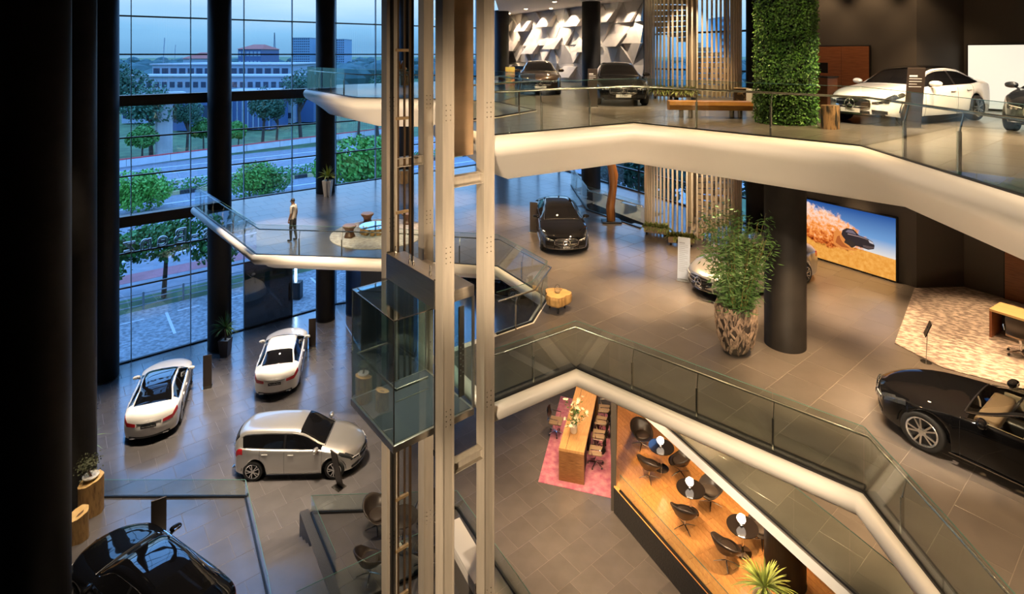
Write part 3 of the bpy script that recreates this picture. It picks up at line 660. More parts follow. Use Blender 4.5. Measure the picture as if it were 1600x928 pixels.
HATCH = dict(L=4.42, xr=-1.33, xf=1.40, wr=0.335, tab=[
    (-2.21, 0.95, 0.76, 0.85, 0.60), (-2.16, 1.18, 0.80, 0.98, 0.60), (-2.02, 1.36, 0.84, 1.04, 0.58), (-1.75, 1.50, 0.875, 1.05, 0.57), (-1.3, 1.545, 0.89, 1.035, 0.58), (-0.7, 1.565, 0.90, 1.01, 0.60), (-0.1, 1.555, 0.90, 0.99, 0.61),
    (0.25, 1.50, 0.90, 0.98, 0.62), (0.65, 1.32, 0.90, 0.97, 0.64), (1.02, 1.10, 0.90, 0.95, 0.69), (1.40, 1.02, 0.89, 0.90, 0.70), (1.75, 0.945, 0.86, 0.83, 0.66), (2.0, 0.85, 0.82, 0.75, 0.62), (2.14, 0.77, 0.78, 0.68, 0.58), (2.21, 0.70, 0.74, 0.62, 0.52)],
    cowl=1.04, rf=0.18, rr=-2.0, deck=-2.18, sw=(-1.86, 0.98), bp=-0.30, mx=0.80, doors=(1.02, -0.28, -1.15))
COUPE = dict(L=5.03, xr=-1.40, xf=1.54, wr=0.365, tab=[
    (-2.51, 0.86, 0.76, 0.80, 0.58), (-2.45, 0.98, 0.83, 0.90, 0.62), (-2.25, 1.05, 0.88, 0.96, 0.66), (-1.95, 1.10, 0.925, 0.985, 0.66), (-1.5, 1.25, 0.945, 0.985, 0.57), (-1.0, 1.37, 0.95, 0.97, 0.54), (-0.5, 1.41, 0.95, 0.955, 0.55), (-0.1, 1.395, 0.95, 0.945, 0.565),
    (0.22, 1.33, 0.95, 0.935, 0.58), (0.62, 1.14, 0.945, 0.925, 0.64), (0.95, 0.99, 0.945, 0.91, 0.72), (1.4, 0.945, 0.945, 0.87, 0.73), (1.85, 0.895, 0.93, 0.815, 0.71), (2.2, 0.83, 0.885, 0.745, 0.67), (2.42, 0.76, 0.82, 0.675, 0.60), (2.51, 0.70, 0.77, 0.62, 0.55)],
    cowl=0.93, rf=0.12, rr=-1.05, deck=-1.9, sw=(-1.55, 0.88), bp=-0.62, mx=0.62, doors=(0.98, -0.62))
VS = [0, 0.4, 0.8, 1.2, 1.6, 2, 2.4, 2.7, 3, 3.3, 3.6, 3.8, 4, 4.3, 4.6, 5, 5.15, 5.5, 6, 6.5, 6.75, 6.95, 7.15, 7.4, 7.7, 8, 8.4, 8.8, 9.2, 9.6, 10]
def car_shape(sp):
    T = sp['tab']; X = [t[0] for t in T]; f = [pchip(X, [t[k] for t in T]) for k in (1, 2, 3, 4)]
    H = sp['L'] / 2; W2 = max(t[2] for t in T)
    ar = sp['wr'] + 0.055; zw = sp['wr']
    def zb(x):
        s = 0.20 + 0.06 * max(0, (abs(x) - (H - 0.45)) / 0.45)
        for xw in (sp['xr'], sp['xf']):
            d = abs(x - xw)
            if d < ar: s = max(s, zw + math.sqrt(max(0, ar * ar - d * d)))
        return s
    def shift(x, y): return math.copysign(0.40 * (abs(x) / H) ** 3 * (abs(y) / W2) ** 2, x)
    def section(x):
        zr, w, zs, wr = (g(x) for g in f); b = zb(x); g_ = min(1, max(0, (zr - zs - 0.10) / 0.34))
        flare = 0.0
        for xw in (sp['xr'], sp['xf']):
            d = abs(x - xw)
            if d < ar + 0.12: flare = max(flare, 0.018 * (1 - max(0, d - ar) / 0.12))
        hs = zs - b
        P = [(w - 0.045 + flare, b), (w - 0.012 + flare, b + 0.18 * hs), (w + 0.004 + flare * 0.6, b + 0.48 * hs), (w - 0.004, b + 0.80 * hs), (w - 0.035, zs)]
        def mixp(a, c): return (a[0] * (1 - g_) + c[0] * g_, a[1] * (1 - g_) + c[1] * g_)
        hz = zr - zs
        hood = [(w - 0.075, zs + 0.18 * hz), (w - 0.15, zs + 0.45 * hz), (w - 0.24, zs + 0.66 * hz), (w * 0.56, zs + 0.86 * hz), (w * 0.28, zs + 0.965 * hz), (0, zr)]
        gh = [(w - 0.085, zs + 0.018), ((w - 0.085) * 0.48 + wr * 0.52 + 0.02, zs + 0.5 * (zr - 0.10 - zs)), (wr + 0.01, zr - 0.105), (wr - 0.07, zr - 0.042), (wr * 0.55, zr - 0.010), (0, zr)]
        P += [mixp(a, c) for a, c in zip(hood, gh)]
        return P
    return dict(section=section, shift=shift, H=H, W2=W2, f=f, zb=zb, ar=ar)
CAR_CACHE = {}
def car_meshes(key, sp):
    """grid the skin of the car and sort its cells into paint, panes and lamps"""
    if key in CAR_CACHE: return CAR_CACHE[key]
    S = car_shape(sp); H = S['H']
    xs = set(round(-H + sp['L'] * i / 74, 4) for i in range(75))
    for xw in (sp['xr'], sp['xf']):
        for k in (-1.02, -0.995, -0.96, -0.88, -0.75, -0.58, -0.38, -0.18, 0, 0.18, 0.38, 0.58, 0.75, 0.88, 0.96, 0.995, 1.02): xs.add(round(xw + k * S['ar'], 4))
    crit = [sp['cowl'], sp['rf'], sp['rr'], sp['deck'], sp['sw'][0], sp['sw'][1], sp['bp'] - 0.035, sp['bp'] + 0.035, H - 0.02, -H + 0.02, H - 0.52, H - 0.30, -H + 0.30]
    xs |= set(round(c, 4) for c in crit); xs = sorted(xs)
    keep = [xs[0]]
    for x in xs[1:]:
        if x - keep[-1] > 0.012: keep.append(x)
    xs = keep
    rows = []
    for x in xs:
        P = S['section'](x); fy = pchip(list(range(11)), [p[0] for p in P]); fz = pchip(list(range(11)), [p[1] for p in P])
        rows.append([(x - S['shift'](x, fy(v)), fy(v), fz(v)) for v in VS])
    nv = len(VS); parts = {}
    def put(cls, quad):
        parts.setdefault(cls, ([], [], {}))
        V, F, D = parts[cls]; ids = []
        for p in quad:
            k = (round(p[0], 4), round(p[1], 4), round(p[2], 4))
            if k not in D: D[k] = len(V); V.append(p)
            if not ids or ids[-1] != D[k]: ids.append(D[k])
        if len(set(ids)) >= 3 and ids[0] != ids[-1] or len(set(ids)) == 4: F.append(tuple(dict.fromkeys(ids)))
    f = S['f']
    for i in range(len(xs) - 1):
        xm = (xs[i] + xs[i + 1]) / 2; gh = f[0](xm) - f[2](xm)
        for j in range(nv - 1):
            vm = (VS[j] + VS[j + 1]) / 2; cls = 'body'
            side = False
            if sp['sw'][0] < xm < sp['sw'][1] and 5.15 <= vm <= 6.75:
                side = True
                cls = 'pillar' if abs(xm - sp['bp']) < 0.036 else ('win_front' if xm > sp['bp'] else 'win_rear')
            elif sp['rf'] < xm < sp['cowl'] and vm > 7.4: cls = 'windscreen'
            elif sp['deck'] < xm < sp['rr'] and vm > 7.4: cls = 'rear_window'
            elif sp['rr'] <= xm <= sp['rf'] and vm > 7.4: cls = 'roof'
            elif xm > H - 0.52 and 3.3 <= vm <= 5.0 + 0.5 * (xm > H - 0.3): cls = 'head'; side = True
            elif xm < -H + 0.30 and 3.0 <= vm <= 4.3: cls = 'tail'; side = True
            a, b, c, d = rows[i][j], rows[i + 1][j], rows[i + 1][j + 1], rows[i][j + 1]
            fl = lambda p: (p[0], -p[1], p[2])
            put(cls + ('_l' if side else ''), (a, d, c, b)); put(cls + ('_r' if side else ''), (fl(a), fl(b), fl(c), fl(d)))
    # bulged end faces
    surf = {}
    for sgn, R in ((1, rows[-1]), (-1, rows[0])):
        zb_, zt_ = R[0][2], R[-1][2]; xe = sgn * H
        prof = sorted([(p[2], p[1]) for p in R]); pz = [p[0] for p in prof]
        def yw(z, prof=prof):
            for (z0, y0), (z1, y1) in zip(prof, prof[1:]):
                if z0 <= z <= z1: return y0 + (y1 - y0) * (z - z0) / max(1e-6, z1 - z0)
            return prof[-1][1] if z > prof[-1][0] else prof[0][1]
        def fx(y, z, sgn=sgn, zb_=zb_, zt_=zt_, yw=yw):
            yv = max(0.05, yw(z)); k = max(0, 1 - (y / yv) ** 2); s = min(1, max(0, (z - zb_) / (zt_ - zb_)))
            return sgn * H - S['shift'](sgn * H, y) + sgn * 0.06 * math.sin(math.pi * s) * k
        surf[sgn] = fx
        g = []
        for k, p in enumerate(R):
            g.append([(fx(p[1] * u, p[2]), p[1] * u, p[2]) for u in (-1, -0.85, -0.65, -0.4, -0.15, 0.15, 0.4, 0.65, 0.85, 1)])
        for r0, r1 in zip(g, g[1:]):
            for k in range(len(r0) - 1):
                quad = (r0[k], r0[k + 1], r1[k + 1], r1[k]); put('body', quad if sgn > 0 else quad[::-1])
    def patch(y0, y1, zf, sgn, n=8, off=0.012, rowsn=4):
        """plate lying on an end face; zf(t) gives lower and upper edge"""
        R = []
        for r in range(rowsn):
            row = []
            for k in range(n + 1):
                t = k / n; y = y0 + (y1 - y0) * t; lo, hi = zf(t); z = lo + (hi - lo) * r / (rowsn - 1)
                row.append((surf[sgn](y, z) + sgn * off, y, z))
            R.append(row)
        q = MB(); q.grid(R if sgn > 0 else [r[::-1] for r in R]); return q
    CAR_CACHE[key] = (parts, S, surf, patch, rows, xs); return CAR_CACHE[key]
RIM_CACHE = {}
def wheel_meshes(r):
    if r in RIM_CACHE: return RIM_CACHE[r]
    t = MB(); t.lathe([(r * 0.66, -0.105), (r * 0.90, -0.118), (r * 0.985, -0.09), (r, -0.05), (r, 0.05), (r * 0.985, 0.09), (r * 0.90, 0.118), (r * 0.66, 0.105), (r * 0.60, 0.0), (r * 0.66, -0.105)], 32, axis='Y', closed=True)
    rim = MB(); rim.lathe([(r * 0.67, 0.10), (r * 0.72, 0.118), (r * 0.70, 0.122), (r * 0.64, 0.112), (r * 0.63, 0.06)], 32, axis='Y', closed=True)
    for k in range(5):
        for dk in (-0.17, 0.17):
            a = 2 * math.pi * k / 5; b = a + dk * 1.25
            rim.bar((r * 0.14 * math.cos(a + dk * 0.8), 0.108, r * 0.14 * math.sin(a + dk * 0.8)), (r * 0.66 * math.cos(b), 0.106, r * 0.66 * math.sin(b)), 0.030, 0.024, up=Vector((0, 1, 0)))
    rim.lathe([(0.0, 0.122), (r * 0.12, 0.122), (r * 0.19, 0.112), (r * 0.2, 0.07)], 20, axis='Y')
    back = MB(); back.lathe([(0, 0.045), (r * 0.64, 0.045), (r * 0.64, 0.04)], 24, axis='Y')
    RIM_CACHE[r] = (t, rim, back); return RIM_CACHE[r]
def build_car(key, sp, label, loc, head, paint, roof=None, glass=None, plate=None, rear_plate=None, wheels=True, interior=False, bright=False, group=None, front=True):
    """a car standing at loc, nose towards head (x, y)"""
    glass = glass or M_cglass
    t = thing('car', label, 'car', loc, math.atan2(head[1], head[0]), group)
    parts, S, surf, patch, rows, xs = car_meshes(key, sp); H = S['H']
    nm = {'body': ('body_shell', paint), 'windscreen': ('windscreen', glass), 'rear_window': ('rear_window', glass), 'roof': ('roof_panel', roof or paint),
          'win_front': ('side_window', glass), 'win_rear': ('side_window', glass), 'pillar': ('door_pillar', M_black), 'head': ('headlamp', M_lens), 'tail': ('tail_lamp', M_red)}
    for cls, (V, F, D) in parts.items():
        n, m = nm[cls if cls in nm else cls[:-2]]
        mesh_obj(n, V, F, m, t, smooth=True)
    q = MB(); q.box((0, 0, 0.36), (sp['L'] - 0.5, 1.24, 0.30)); q.build('underbody', M_black, t)
    # wheels
    ty, rim, back = wheel_meshes(sp['wr']); first = None
    for xw in (sp['xf'], sp['xr']):
        for s in (1, -1):
            if first is None:
                wo = ty.build('wheel', M_tyre, t, smooth=True); ro = rim.build('rim', M_alloy, wo); bo = back.build('brake_disc', mat('dark_brake', (0.03, 0.03, 0.03), 0.5, metal=0.5), wo); first = (wo.data, ro.data, bo.data)
            else:
                wo = share('wheel', first[0], t); ro = share('rim', first[1], wo); bo = share('brake_disc', first[2], wo)
            wo.location = (xw, s * (S['f'][1](xw) - 0.115), sp['wr']); wo.rotation_euler = (0, 0, 0 if s > 0 else math.pi)
            q = MB(); a = [k * math.pi / 10 for k in range(11)]
            q.grid([[(xw + (S['ar'] + 0.004) * math.cos(k), s * yy, sp['wr'] + (S['ar'] + 0.004) * math.sin(k)) for k in a] for yy in (0.58, S['f'][1](xw) - 0.03)]); q.build('wheel_arch_liner', M_black, t)
    # trims along the side glass, door seams, handles, mirrors
    ch = M_chrome
    for s in (1, -1):
        for v in (5.08, 6.86):
            pts = []
            for k in range(25):
                x = sp['sw'][0] - 0.05 + (sp['sw'][1] + 0.10 - sp['sw'][0]) * k / 24; P = S['section'](x); fy = pchip(list(range(11)), [p[0] for p in P]); fz = pchip(list(range(11)), [p[1] for p in P]); y = fy(v)
                pts.append((x - S['shift'](x, y), s * (y + 0.004), fz(v)))
            q = MB(); q.tube(pts, 0.009, 5); q.build('window_trim', ch if not bright else ch, t)
        for x in sp['doors']:
            pts = []
            P = S['section'](x); fy = pchip(list(range(11)), [p[0] for p in P]); fz = pchip(list(range(11)), [p[1] for p in P])
            for k in range(8):
                v = 0.2 + 4.7 * k / 7; y = fy(v); pts.append((x - S['shift'](x, y), s * (y + 0.0005), fz(v)))
            q = MB(); q.tube(pts, 0.005, 4); q.build('door_seam', M_black, t)
        for x in sp['doors'][1:]:
            xx = x + 0.22; y = S['f'][1](xx) - 0.004; q = MB(); q.bbox((xx, s * (y + 0.012), S['f'][2](xx) - 0.12), (0.20, 0.035, 0.030), 0.012); q.build('door_handle', paint if not bright else ch, t)
        x = sp['mx']; y = S['f'][1](x); z = S['f'][2](x) + 0.10
        q = MB(); R = []
        for i in range(9):
            a = math.pi * i / 8; row = []
            for k in range(13):
                b = 2 * math.pi * k / 12; sx_ = math.sin(a) ** 0.7 if math.sin(a) > 0 else 0
                row.append((x + 0.085 * sx_ * math.cos(b) + 0.02 * math.cos(a), s * (y + 0.075 - 0.135 * math.cos(a)), z + 0.075 * sx_ * math.sin(b)))
            R.append(row)
        q.grid(R if s > 0 else R[::-1]); mo = q.build('door_mirror', paint, t, smooth=True)
        q = MB(); q.bar((x, s * (y - 0.08), z - 0.09), (x, s * (y + 0.02), z - 0.04), 0.07, 0.03); q.build('mirror_arm', M_black, mo)
        q = MB(); q.box((x - 0.074, s * (y + 0.075), z), (0.012, 0.15, 0.07)); q.build('mirror_glass', M_chrome, mo)
        # sill strip
        q = MB(); q.tube([(sp['xr'] + 0.42, s * (S['f'][1](0) - 0.02), 0.215), (sp['xf'] - 0.42, s * (S['f'][1](0) - 0.02), 0.215)], 0.014, 5); q.build('sill_trim', ch, t)
    # bonnet seam
    q = MB(); pts = []
    for k in range(13):
        v = 7.0 + 3 * k / 12; x = sp['cowl'] + 0.02; P = S['section'](x); fy = pchip(list(range(11)), [p[0] for p in P]); fz = pchip(list(range(11)), [p[1] for p in P]); pts.append((x - S['shift'](x, fy(v)), fy(v), fz(v) + 0.002))
    q.tube(pts + [(p[0], -p[1], p[2]) for p in reversed(pts[:-1])], 0.012, 5); q.build('wiper_cowl', M_black, t)
    # front end
    if front:
        zc = 0.53
        patch(-0.44, 0.44, lambda u: (0.40 + 0.05 * abs(2 * u - 1) ** 3, 0.665 - 0.05 * abs(2 * u - 1) ** 2), 1, 14, 0.010).build('grille', M_black, t, smooth=True); g = t.children[-1]
        g = [c for c in t.children if c.name.startswith('grille')][-1]
        for z in (0.475, 0.59):
            q = MB(); q.tube([(surf[1](y, z) + 0.022, y, z) for y in (-0.41, -0.3, -0.2, -0.1, 0, 0.1, 0.2, 0.3, 0.41)], 0.022, 6); q.build('grille_bar', ch, g)
        ring = [(0.125 * math.cos(2 * math.pi * k / 24), 0.125 * math.sin(2 * math.pi * k / 24)) for k in range(25)]
        x0 = surf[1](0, zc) + 0.03; q = MB(); q.tube([(x0, a, zc + b) for a, b in ring], 0.012, 6, cap=False)
        for k in range(3):
            a = math.pi / 2 + 2 * math.pi * k / 3; q.tube([(x0, 0, zc), (x0, 0.125 * math.cos(a), zc + 0.125 * math.sin(a))], [0.020, 0.006], 6)
        q.build('star_emblem', ch, t, smooth=True)
        q = MB(); q.tube([(surf[1](y, z) + 0.016, y, z) for y, z in [(-0.44, 0.45), (-0.445, 0.55), (-0.42, 0.62), (-0.3, 0.655), (0, 0.672), (0.3, 0.655), (0.42, 0.62), (0.445, 0.55), (0.44, 0.45), (0.3, 0.402), (0, 0.395), (-0.3, 0.402), (-0.44, 0.45)]], 0.012, 5); q.build('grille_frame', ch, t, smooth=True)
        for s in (1, -1):
            patch(s * 0.47, s * 0.768, lambda u: (0.535 + 0.022 * u, 0.60 + 0.042 * u), 1, 10, 0.012).build('headlamp', M_lens, t, smooth=True); hl = t.children[-1]
            hl = [c for c in t.children if c.name.startswith('headlamp')][-1]
            q = MB(); q.tube([(surf[1](s * y, z) + 0.020, s * y, z) for y, z in ((0.48, 0.592), (0.56, 0.606), (0.64, 0.618), (0.72, 0.630))], 0.008, 5); q.build('light_strip', M_letter, hl)
            for y in (0.57, 0.67):
                q = MB(); q.lathe([(0.0, 0.012), (0.026, 0.010), (0.034, -0.004), (0.034, -0.012)], 14, (surf[1](y, 0.575) + 0.012, s * y, 0.578), axis='X'); q.build('projector', M_chrome, hl, smooth=True)
            patch(s * 0.46, s * 0.74, lambda u: (0.29, 0.40 - 0.03 * u), 1, 8, 0.010).build('air_intake', M_black, t, smooth=True)
        patch(-0.42, 0.42, lambda u: (0.28, 0.355), 1, 10, 0.010).build('lower_grille', M_black, t, smooth=True)
        q = MB(); q.tube([(surf[1](y, 0.275) + 0.012, y, 0.275) for y in (-0.7, -0.5, -0.25, 0, 0.25, 0.5, 0.7)], 0.012, 5); q.build('bumper_trim', ch, t)
        if plate:
            xp = surf[1](0.2, 0.36) + 0.05; q = MB(); q.box((xp, 0, 0.365), (0.012, 0.50, 0.105)); po = q.build('number_plate', plate[1], t)
            text_mesh('plate_lettering', plate[0], 0.085, plate[2], po, 0.001, Matrix.Translation((xp + 0.0075, 0, 0.365)) @ Matrix.Rotation(math.pi / 2, 4, 'Z') @ Matrix.Rotation(math.pi / 2, 4, 'X'))
    # rear end
    ht = S['f'][0](-H) - 0.86
    for s in (1, -1):
        patch(s * 0.44, s * 0.75, lambda u: (0.70 + ht - 0.02 * u, 0.80 + 0.03 * u + ht), -1, 8, 0.010).build('tail_lamp', M_red, t, smooth=True)
        q = MB(); q.bbox((surf[-1](0.5, 0.30) - 0.005, s * 0.52, 0.29), (0.05, 0.20, 0.055), 0.015); q.build('exhaust_tip', ch, t)
    patch(-0.66, 0.66, lambda u: (0.262, 0.335), -1, 10, 0.008).build('rear_diffuser', M_black, t, smooth=True)
    q = MB(); q.tube([(surf[-1](y, 0.80 + ht) - 0.014, y, 0.80 + ht) for y in (-0.4, -0.2, 0, 0.2, 0.4)], 0.012, 5); q.build('boot_trim', ch, t)
    if rear_plate:
        z = 0.70 + ht; xp = surf[-1](0.2, z) - 0.03; q = MB(); q.box((xp, 0, z), (0.014, 0.50, 0.11)); po = q.build('number_plate', M_plate, t)
        text_mesh('plate_lettering', rear_plate, 0.07, M_letter, po, 0.001, Matrix.Translation((xp - 0.0085, 0, z)) @ Matrix.Rotation(-math.pi / 2, 4, 'Z') @ Matrix.Rotation(math.pi / 2, 4, 'X'))
    if interior:
        tan = mat('cream_leather', (0.46, 0.37, 0.25), 0.5); 
        q = MB(); q.bbox((-0.2, 0, 0.52), (2.2, 1.3, 0.06), 0.02); q.build('cabin_floor', mat('dark_carpet', (0.03, 0.025, 0.02), 0.9), t)
        q = MB(); q.bbox((0.66, 0, 0.83), (0.34, 1.36, 0.16), 0.06); q.build('dashboard', mat('brown_dash_leather', (0.20, 0.14, 0.09), 0.5), t, smooth=True)
        q = MB(); q.bbox((0.15, 0, 0.66), (1.0, 0.22, 0.26), 0.05); q.build('centre_console', M_black, t, smooth=True)
        for s in (1, -1):
            q = MB(); q.bbox((-0.05, s * 0.36, 0.66), (0.52, 0.50, 0.18), 0.07); q.bbox((-0.40, s * 0.36, 0.92), (0.18, 0.50, 0.62), 0.08, M=Matrix.Rotation(-0.3, 3, 'Y')); q.bbox((-0.52, s * 0.36, 1.23), (0.10, 0.26, 0.16), 0.04); q.build('seat', tan, t, smooth=True)
            q = MB(); q.bbox((0.1, s * 0.76, 0.80), (1.2, 0.06, 0.24), 0.02); q.build('door_lining', tan, t)
        q = MB(); q.bbox((-1.05, 0, 0.85), (0.25, 1.2, 0.55), 0.1); q.build('rear_bench', tan, t, smooth=True)
        R = Matrix.Rotation(math.radians(65), 3, 'Y'); q = MB(); q.tube([Vector((0.42, -0.36, 0.94)) + R @ Vector((0.18 * math.cos(a * math.pi / 10), 0.18 * math.sin(a * math.pi / 10), 0)) for a in range(21)], 0.018, 6, cap=False); q.bar((0.42, -0.53, 0.94), (0.42, -0.19, 0.94), 0.03, 0.05); q.build('steering_wheel', M_black, t, smooth=True)
    return t
def paint(name, col, metal=0.0, rough=0.4, spec=0.3): return mat(name, col, rough, metal=metal, coat=1.0, spec=spec)
P_white = paint('white_car_paint', (0.80, 0.78, 0.74)); P_black = paint('black_car_paint', (0.003, 0.003, 0.0035), spec=0.02); P_silver = paint('silver_car_paint', (0.60, 0.585, 0.56), 0.75, 0.30)
P_bronze = paint('bronze_car_paint', (0.045, 0.030, 0.020), 0.5, 0.3); P_navy = paint('dark_blue_car_paint', (0.010, 0.014, 0.022), 0.3, 0.25)
M_pano = mat('black_panorama_roof', (0.004, 0.004, 0.005), 0.04, coat=1.0)
M_pale = mat('pale_number_plate', (0.55, 0.52, 0.46), 0.4); M_ink = mat('dark_plate_ink', (0.05, 0.05, 0.05), 0.5)
GR = 'showroom cars'
build_car('sedan', SEDAN, 'white saloon with black glass roof seen from behind, nearest the left columns', (-14.35, 23.3, ZG), (-0.38, 0.925), P_white, roof=M_pano, rear_plate='Mercedes-Benz', group=GR, front=False)
build_car('sedan', SEDAN, 'white saloon with white roof seen from behind, behind the silver hatchback', (-10.5, 26.1, ZG), (-0.25, 0.968), P_white, rear_plate='Mercedes-Benz', group=GR, front=False)
build_car('hatch', HATCH, 'silver hatchback parked side-on on the ground floor', (-7.45, 20.12, ZG), (0.999, 0.03), P_silver, group=GR)
build_car('sedan', SEDAN, 'glossy black car at the lower left corner reflecting blue windows', (-8.55, 13.45, ZP), (-0.86, 0.51), P_black, roof=M_pano, group=GR, bright=True)
build_car('sedan', SEDAN, 'black saloon on the middle floor facing the camera', (1.95, 23.55, ZM), (0.03, -1.0), P_black, plate=('E-Class', M_plate, M_letter), roof=M_pano, group=GR)
build_car('sedan', SEDAN, 'silver saloon half hidden behind the bamboo planter', (7.95, 18.72, ZM), (-0.88, -0.475), P_silver, plate=('C-Class', M_plate, M_letter), group=GR)
build_car('coupe', COUPE, 'black coupe with cream interior at the right edge', (9.42, 10.1, ZM), (-0.6, 0.8), P_black, glass=M_cclear, interior=True, bright=True, group=GR)
build_car('sedan', SEDAN, 'dark bronze car far back before the faceted wall', (1.25, 26.6, ZL), (-0.02, -1.0), P_bronze, plate=('C-Class', M_pale, M_ink), roof=M_pano, group=GR)
build_car('sedan', SEDAN, 'black saloon facing out between the dark column and slatted stair', (3.95, 21.5, ZL), (-0.09, -1.0), P_black, plate=('E-Class', M_pale, M_ink), roof=M_pano, group=GR)
build_car('sedan', SEDAN, 'white saloon with black roof on the top floor before the walnut panel', (10.75, 15.35, ZL), (-0.905, -0.425), P_white, plate=('E-Class', M_pale, M_ink), roof=M_pano, group=GR)
build_car('sedan', SEDAN, 'dark blue car cut off by the right edge of the top floor', (13.2, 13.35, ZL), (-0.80, -0.60), P_navy, plate=('E-Class', M_pale, M_ink), group=GR)
build_car('sedan', SEDAN, 'dark car on the ground floor glimpsed below the white slab edge', (-0.9, 34.6, ZG), (0.9, -0.43), P_black, group=GR)
# ================================================================== PANORAMIC LIFT
LO = Vector((-2.27, 10.94)); CZ = ZM; RH = 2.37
tw = thing('lift_tower', 'pale steel lift tower of four tall posts with crossbeams', 'lift tower', (LO.x, LO.y, -0.3), GRID_ANG)
def hpost(a, b, name='post'):
    q = MB(); z1 = TOPZ + 0.3; w_ = 0.27
    q.box((a - w_ / 2 + 0.012, b, z1 / 2), (0.024, w_, z1)); q.box((a + w_ / 2 - 0.012, b, z1 / 2), (0.024, w_, z1)); q.box((a, b - w_ * 0.40, z1 / 2), (w_ - 0.05, 0.024, z1)); q.box((a, b + w_ * 0.34, z1 / 2), (w_ - 0.05, 0.024, z1))
    o = q.build(name, M_steel, tw)
    for zz in (3.3, 7.4, 10.6, 13.4):
        for dz in range(4):
            for da in (-0.05, 0.05):
                q = MB(); q.lathe([(0.012, -0.006), (0.012, 0.006)], 6, (a + da, b - w_ * 0.40 - 0.014, zz + dz * 0.10), axis='Y'); q.build('bolt', M_rail, o)
POSTS = [(1.04, 2.22), (2.02, 2.22), (0.95, -0.32), (1.95, -0.32)]
for p in POSTS: hpost(*p)
for z in (1.3, 6.45, 12.15, 17.2):
    for (p, r) in ((POSTS[0], POSTS[1]), (POSTS[2], POSTS[3])):
        q = MB(); c = ((p[0] + r[0]) / 2, p[1]); L_ = r[0] - p[0] - 0.27
        q.box((c[0], c[1], z + 0.10), (L_, 0.18, 0.02)); q.box((c[0], c[1], z - 0.10), (L_, 0.18, 0.02)); q.box((c[0], c[1], z), (L_, 0.02, 0.19)); q.build('crossbeam', M_steel, tw)
for (a, b) in ((0.97, -0.10), (1.0, 2.02)):
    q = MB(); q.box((a, b, 9.2), (0.05, 0.09, 18.4)); q.build('guide_rail', M_black, tw)
for (a, b, w_) in ((1.22, 2.16, 0.06), (1.40, 2.16, 0.035), (1.55, 2.16, 0.05)):
    q = MB(); q.box((a, b, 9.2), (w_, 0.05, 18.4)); q.build('counterweight_rail', mat('oiled_bronze_rail', (0.20, 0.13, 0.07), 0.35, metal=0.8), tw)
for z in (0.9, 2.0, 3.1, 4.3, 11.0, 13.2, 14.8):
    q = MB(); q.bbox((1.30, 2.10, z), (0.34, 0.06, 0.07), 0.01); q.build('rail_bracket', mat('ochre_bracket', (0.50, 0.36, 0.20), 0.4, metal=0.6), tw)
for k in range(5):
    q = MB(); q.tube([(0.93 + 0.025 * k, 0.9 + 0.06 * k, CZ + 0.3 + RH + 0.62), (0.93 + 0.025 * k, 0.9 + 0.06 * k, 18.4)], 0.012, 6); q.build('hoist_cable', M_black, tw)
q = MB(); q.bbox((1.46, -0.12, 15.4), (0.62, 0.05, 5.6), 0.01); q.build('door_cladding', mat('orange_reflection_steel', (0.66, 0.48, 0.32), 0.28, metal=1.0, noise=0.15, nscale=0.7, stretch=(1, 1, 3)), tw)  # brushed steel with its orange reflection put into the colour
lc = thing('lift_cab', 'glass lift cab with stainless roof stopped at the middle floor', 'lift cab', (LO.x, LO.y, CZ), GRID_ANG)
q = MB(); q.bbox((0.92, 0.96, -0.08), (1.90, 1.98, 0.14), 0.01); q.build('floor_frame', M_inox, lc)
q = MB(); q.box((0.92, 0.96, -0.005), (1.78, 1.86, 0.012)); q.build('floor_covering', mat('lift_blue_grey_floor', (0.10, 0.12, 0.15), 0.12), lc)
for (c, d) in (((0.0, 0.96, RH / 2), (0.016, 1.92, RH)), ((0.44, 0.0, RH / 2), (0.86, 0.016, RH)), ((0.44, 1.92, RH / 2), (0.86, 0.016, RH)), ((0.44, 0.96, RH), (0.90, 1.94, 0.016)),
               ((1.45, 0.0, RH / 2), (0.74, 0.016, RH)), ((1.45, 1.92, RH / 2), (0.74, 0.016, RH)), ((1.86, 0.96, RH / 2), (0.016, 1.0, RH - 0.2))):
    q = MB(); q.box(c, d); q.build('glass_panel', M_cab, lc)
for (p0, p1) in (((0, 0, 0), (0, 0, RH)), ((0, 1.92, 0), (0, 1.92, RH)), ((0, 0, RH), (0, 1.92, RH)), ((0, 0, RH), (0.88, 0, RH)), ((0, 1.92, RH), (0.88, 1.92, RH))):
    q = MB(); q.bar(p0, p1, 0.02, 0.02); q.build('edge_strip', M_rail, lc)
q = MB(); q.tube([(0.80, 0.08, 0.98), (0.09, 0.08, 0.98), (0.09, 1.84, 0.98), (0.80, 1.84, 0.98)], 0.028, 8); q.build('handrail', M_rail, lc)
q = MB(); q.tube([(0.80, 0.08, 0.75), (0.09, 0.08, 0.75)], 0.012, 6); q.build('handrail_lower', M_rail, lc)
q = MB(); q.bbox((0.93, 0.96, RH + 0.30), (0.16, 2.10, 0.58), 0.01); q.build('sling_beam', M_inox, lc)
q = MB(); q.bbox((1.10, 0.96, RH + 0.52), (0.34, 1.90, 0.10), 0.01); q.build('sling_top', M_inox, lc)
for b in (-0.07, 1.99):
    q = MB(); q.box((0.93, b, RH / 2 + 0.05), (0.12, 0.07, RH + 1.1)); q.build('sling_upright', mat('dark_steel', (0.05, 0.045, 0.04), 0.4, metal=0.5), lc)
    q = MB(); q.bbox((0.93, b, -0.52), (0.14, 0.10, 0.12), 0.01); q.build('guide_shoe', M_black, lc)
q = MB(); q.bbox((1.45, 0.96, RH + 0.12), (0.86, 1.96, 0.24), 0.015); q.build('roof_box', M_inox, lc)
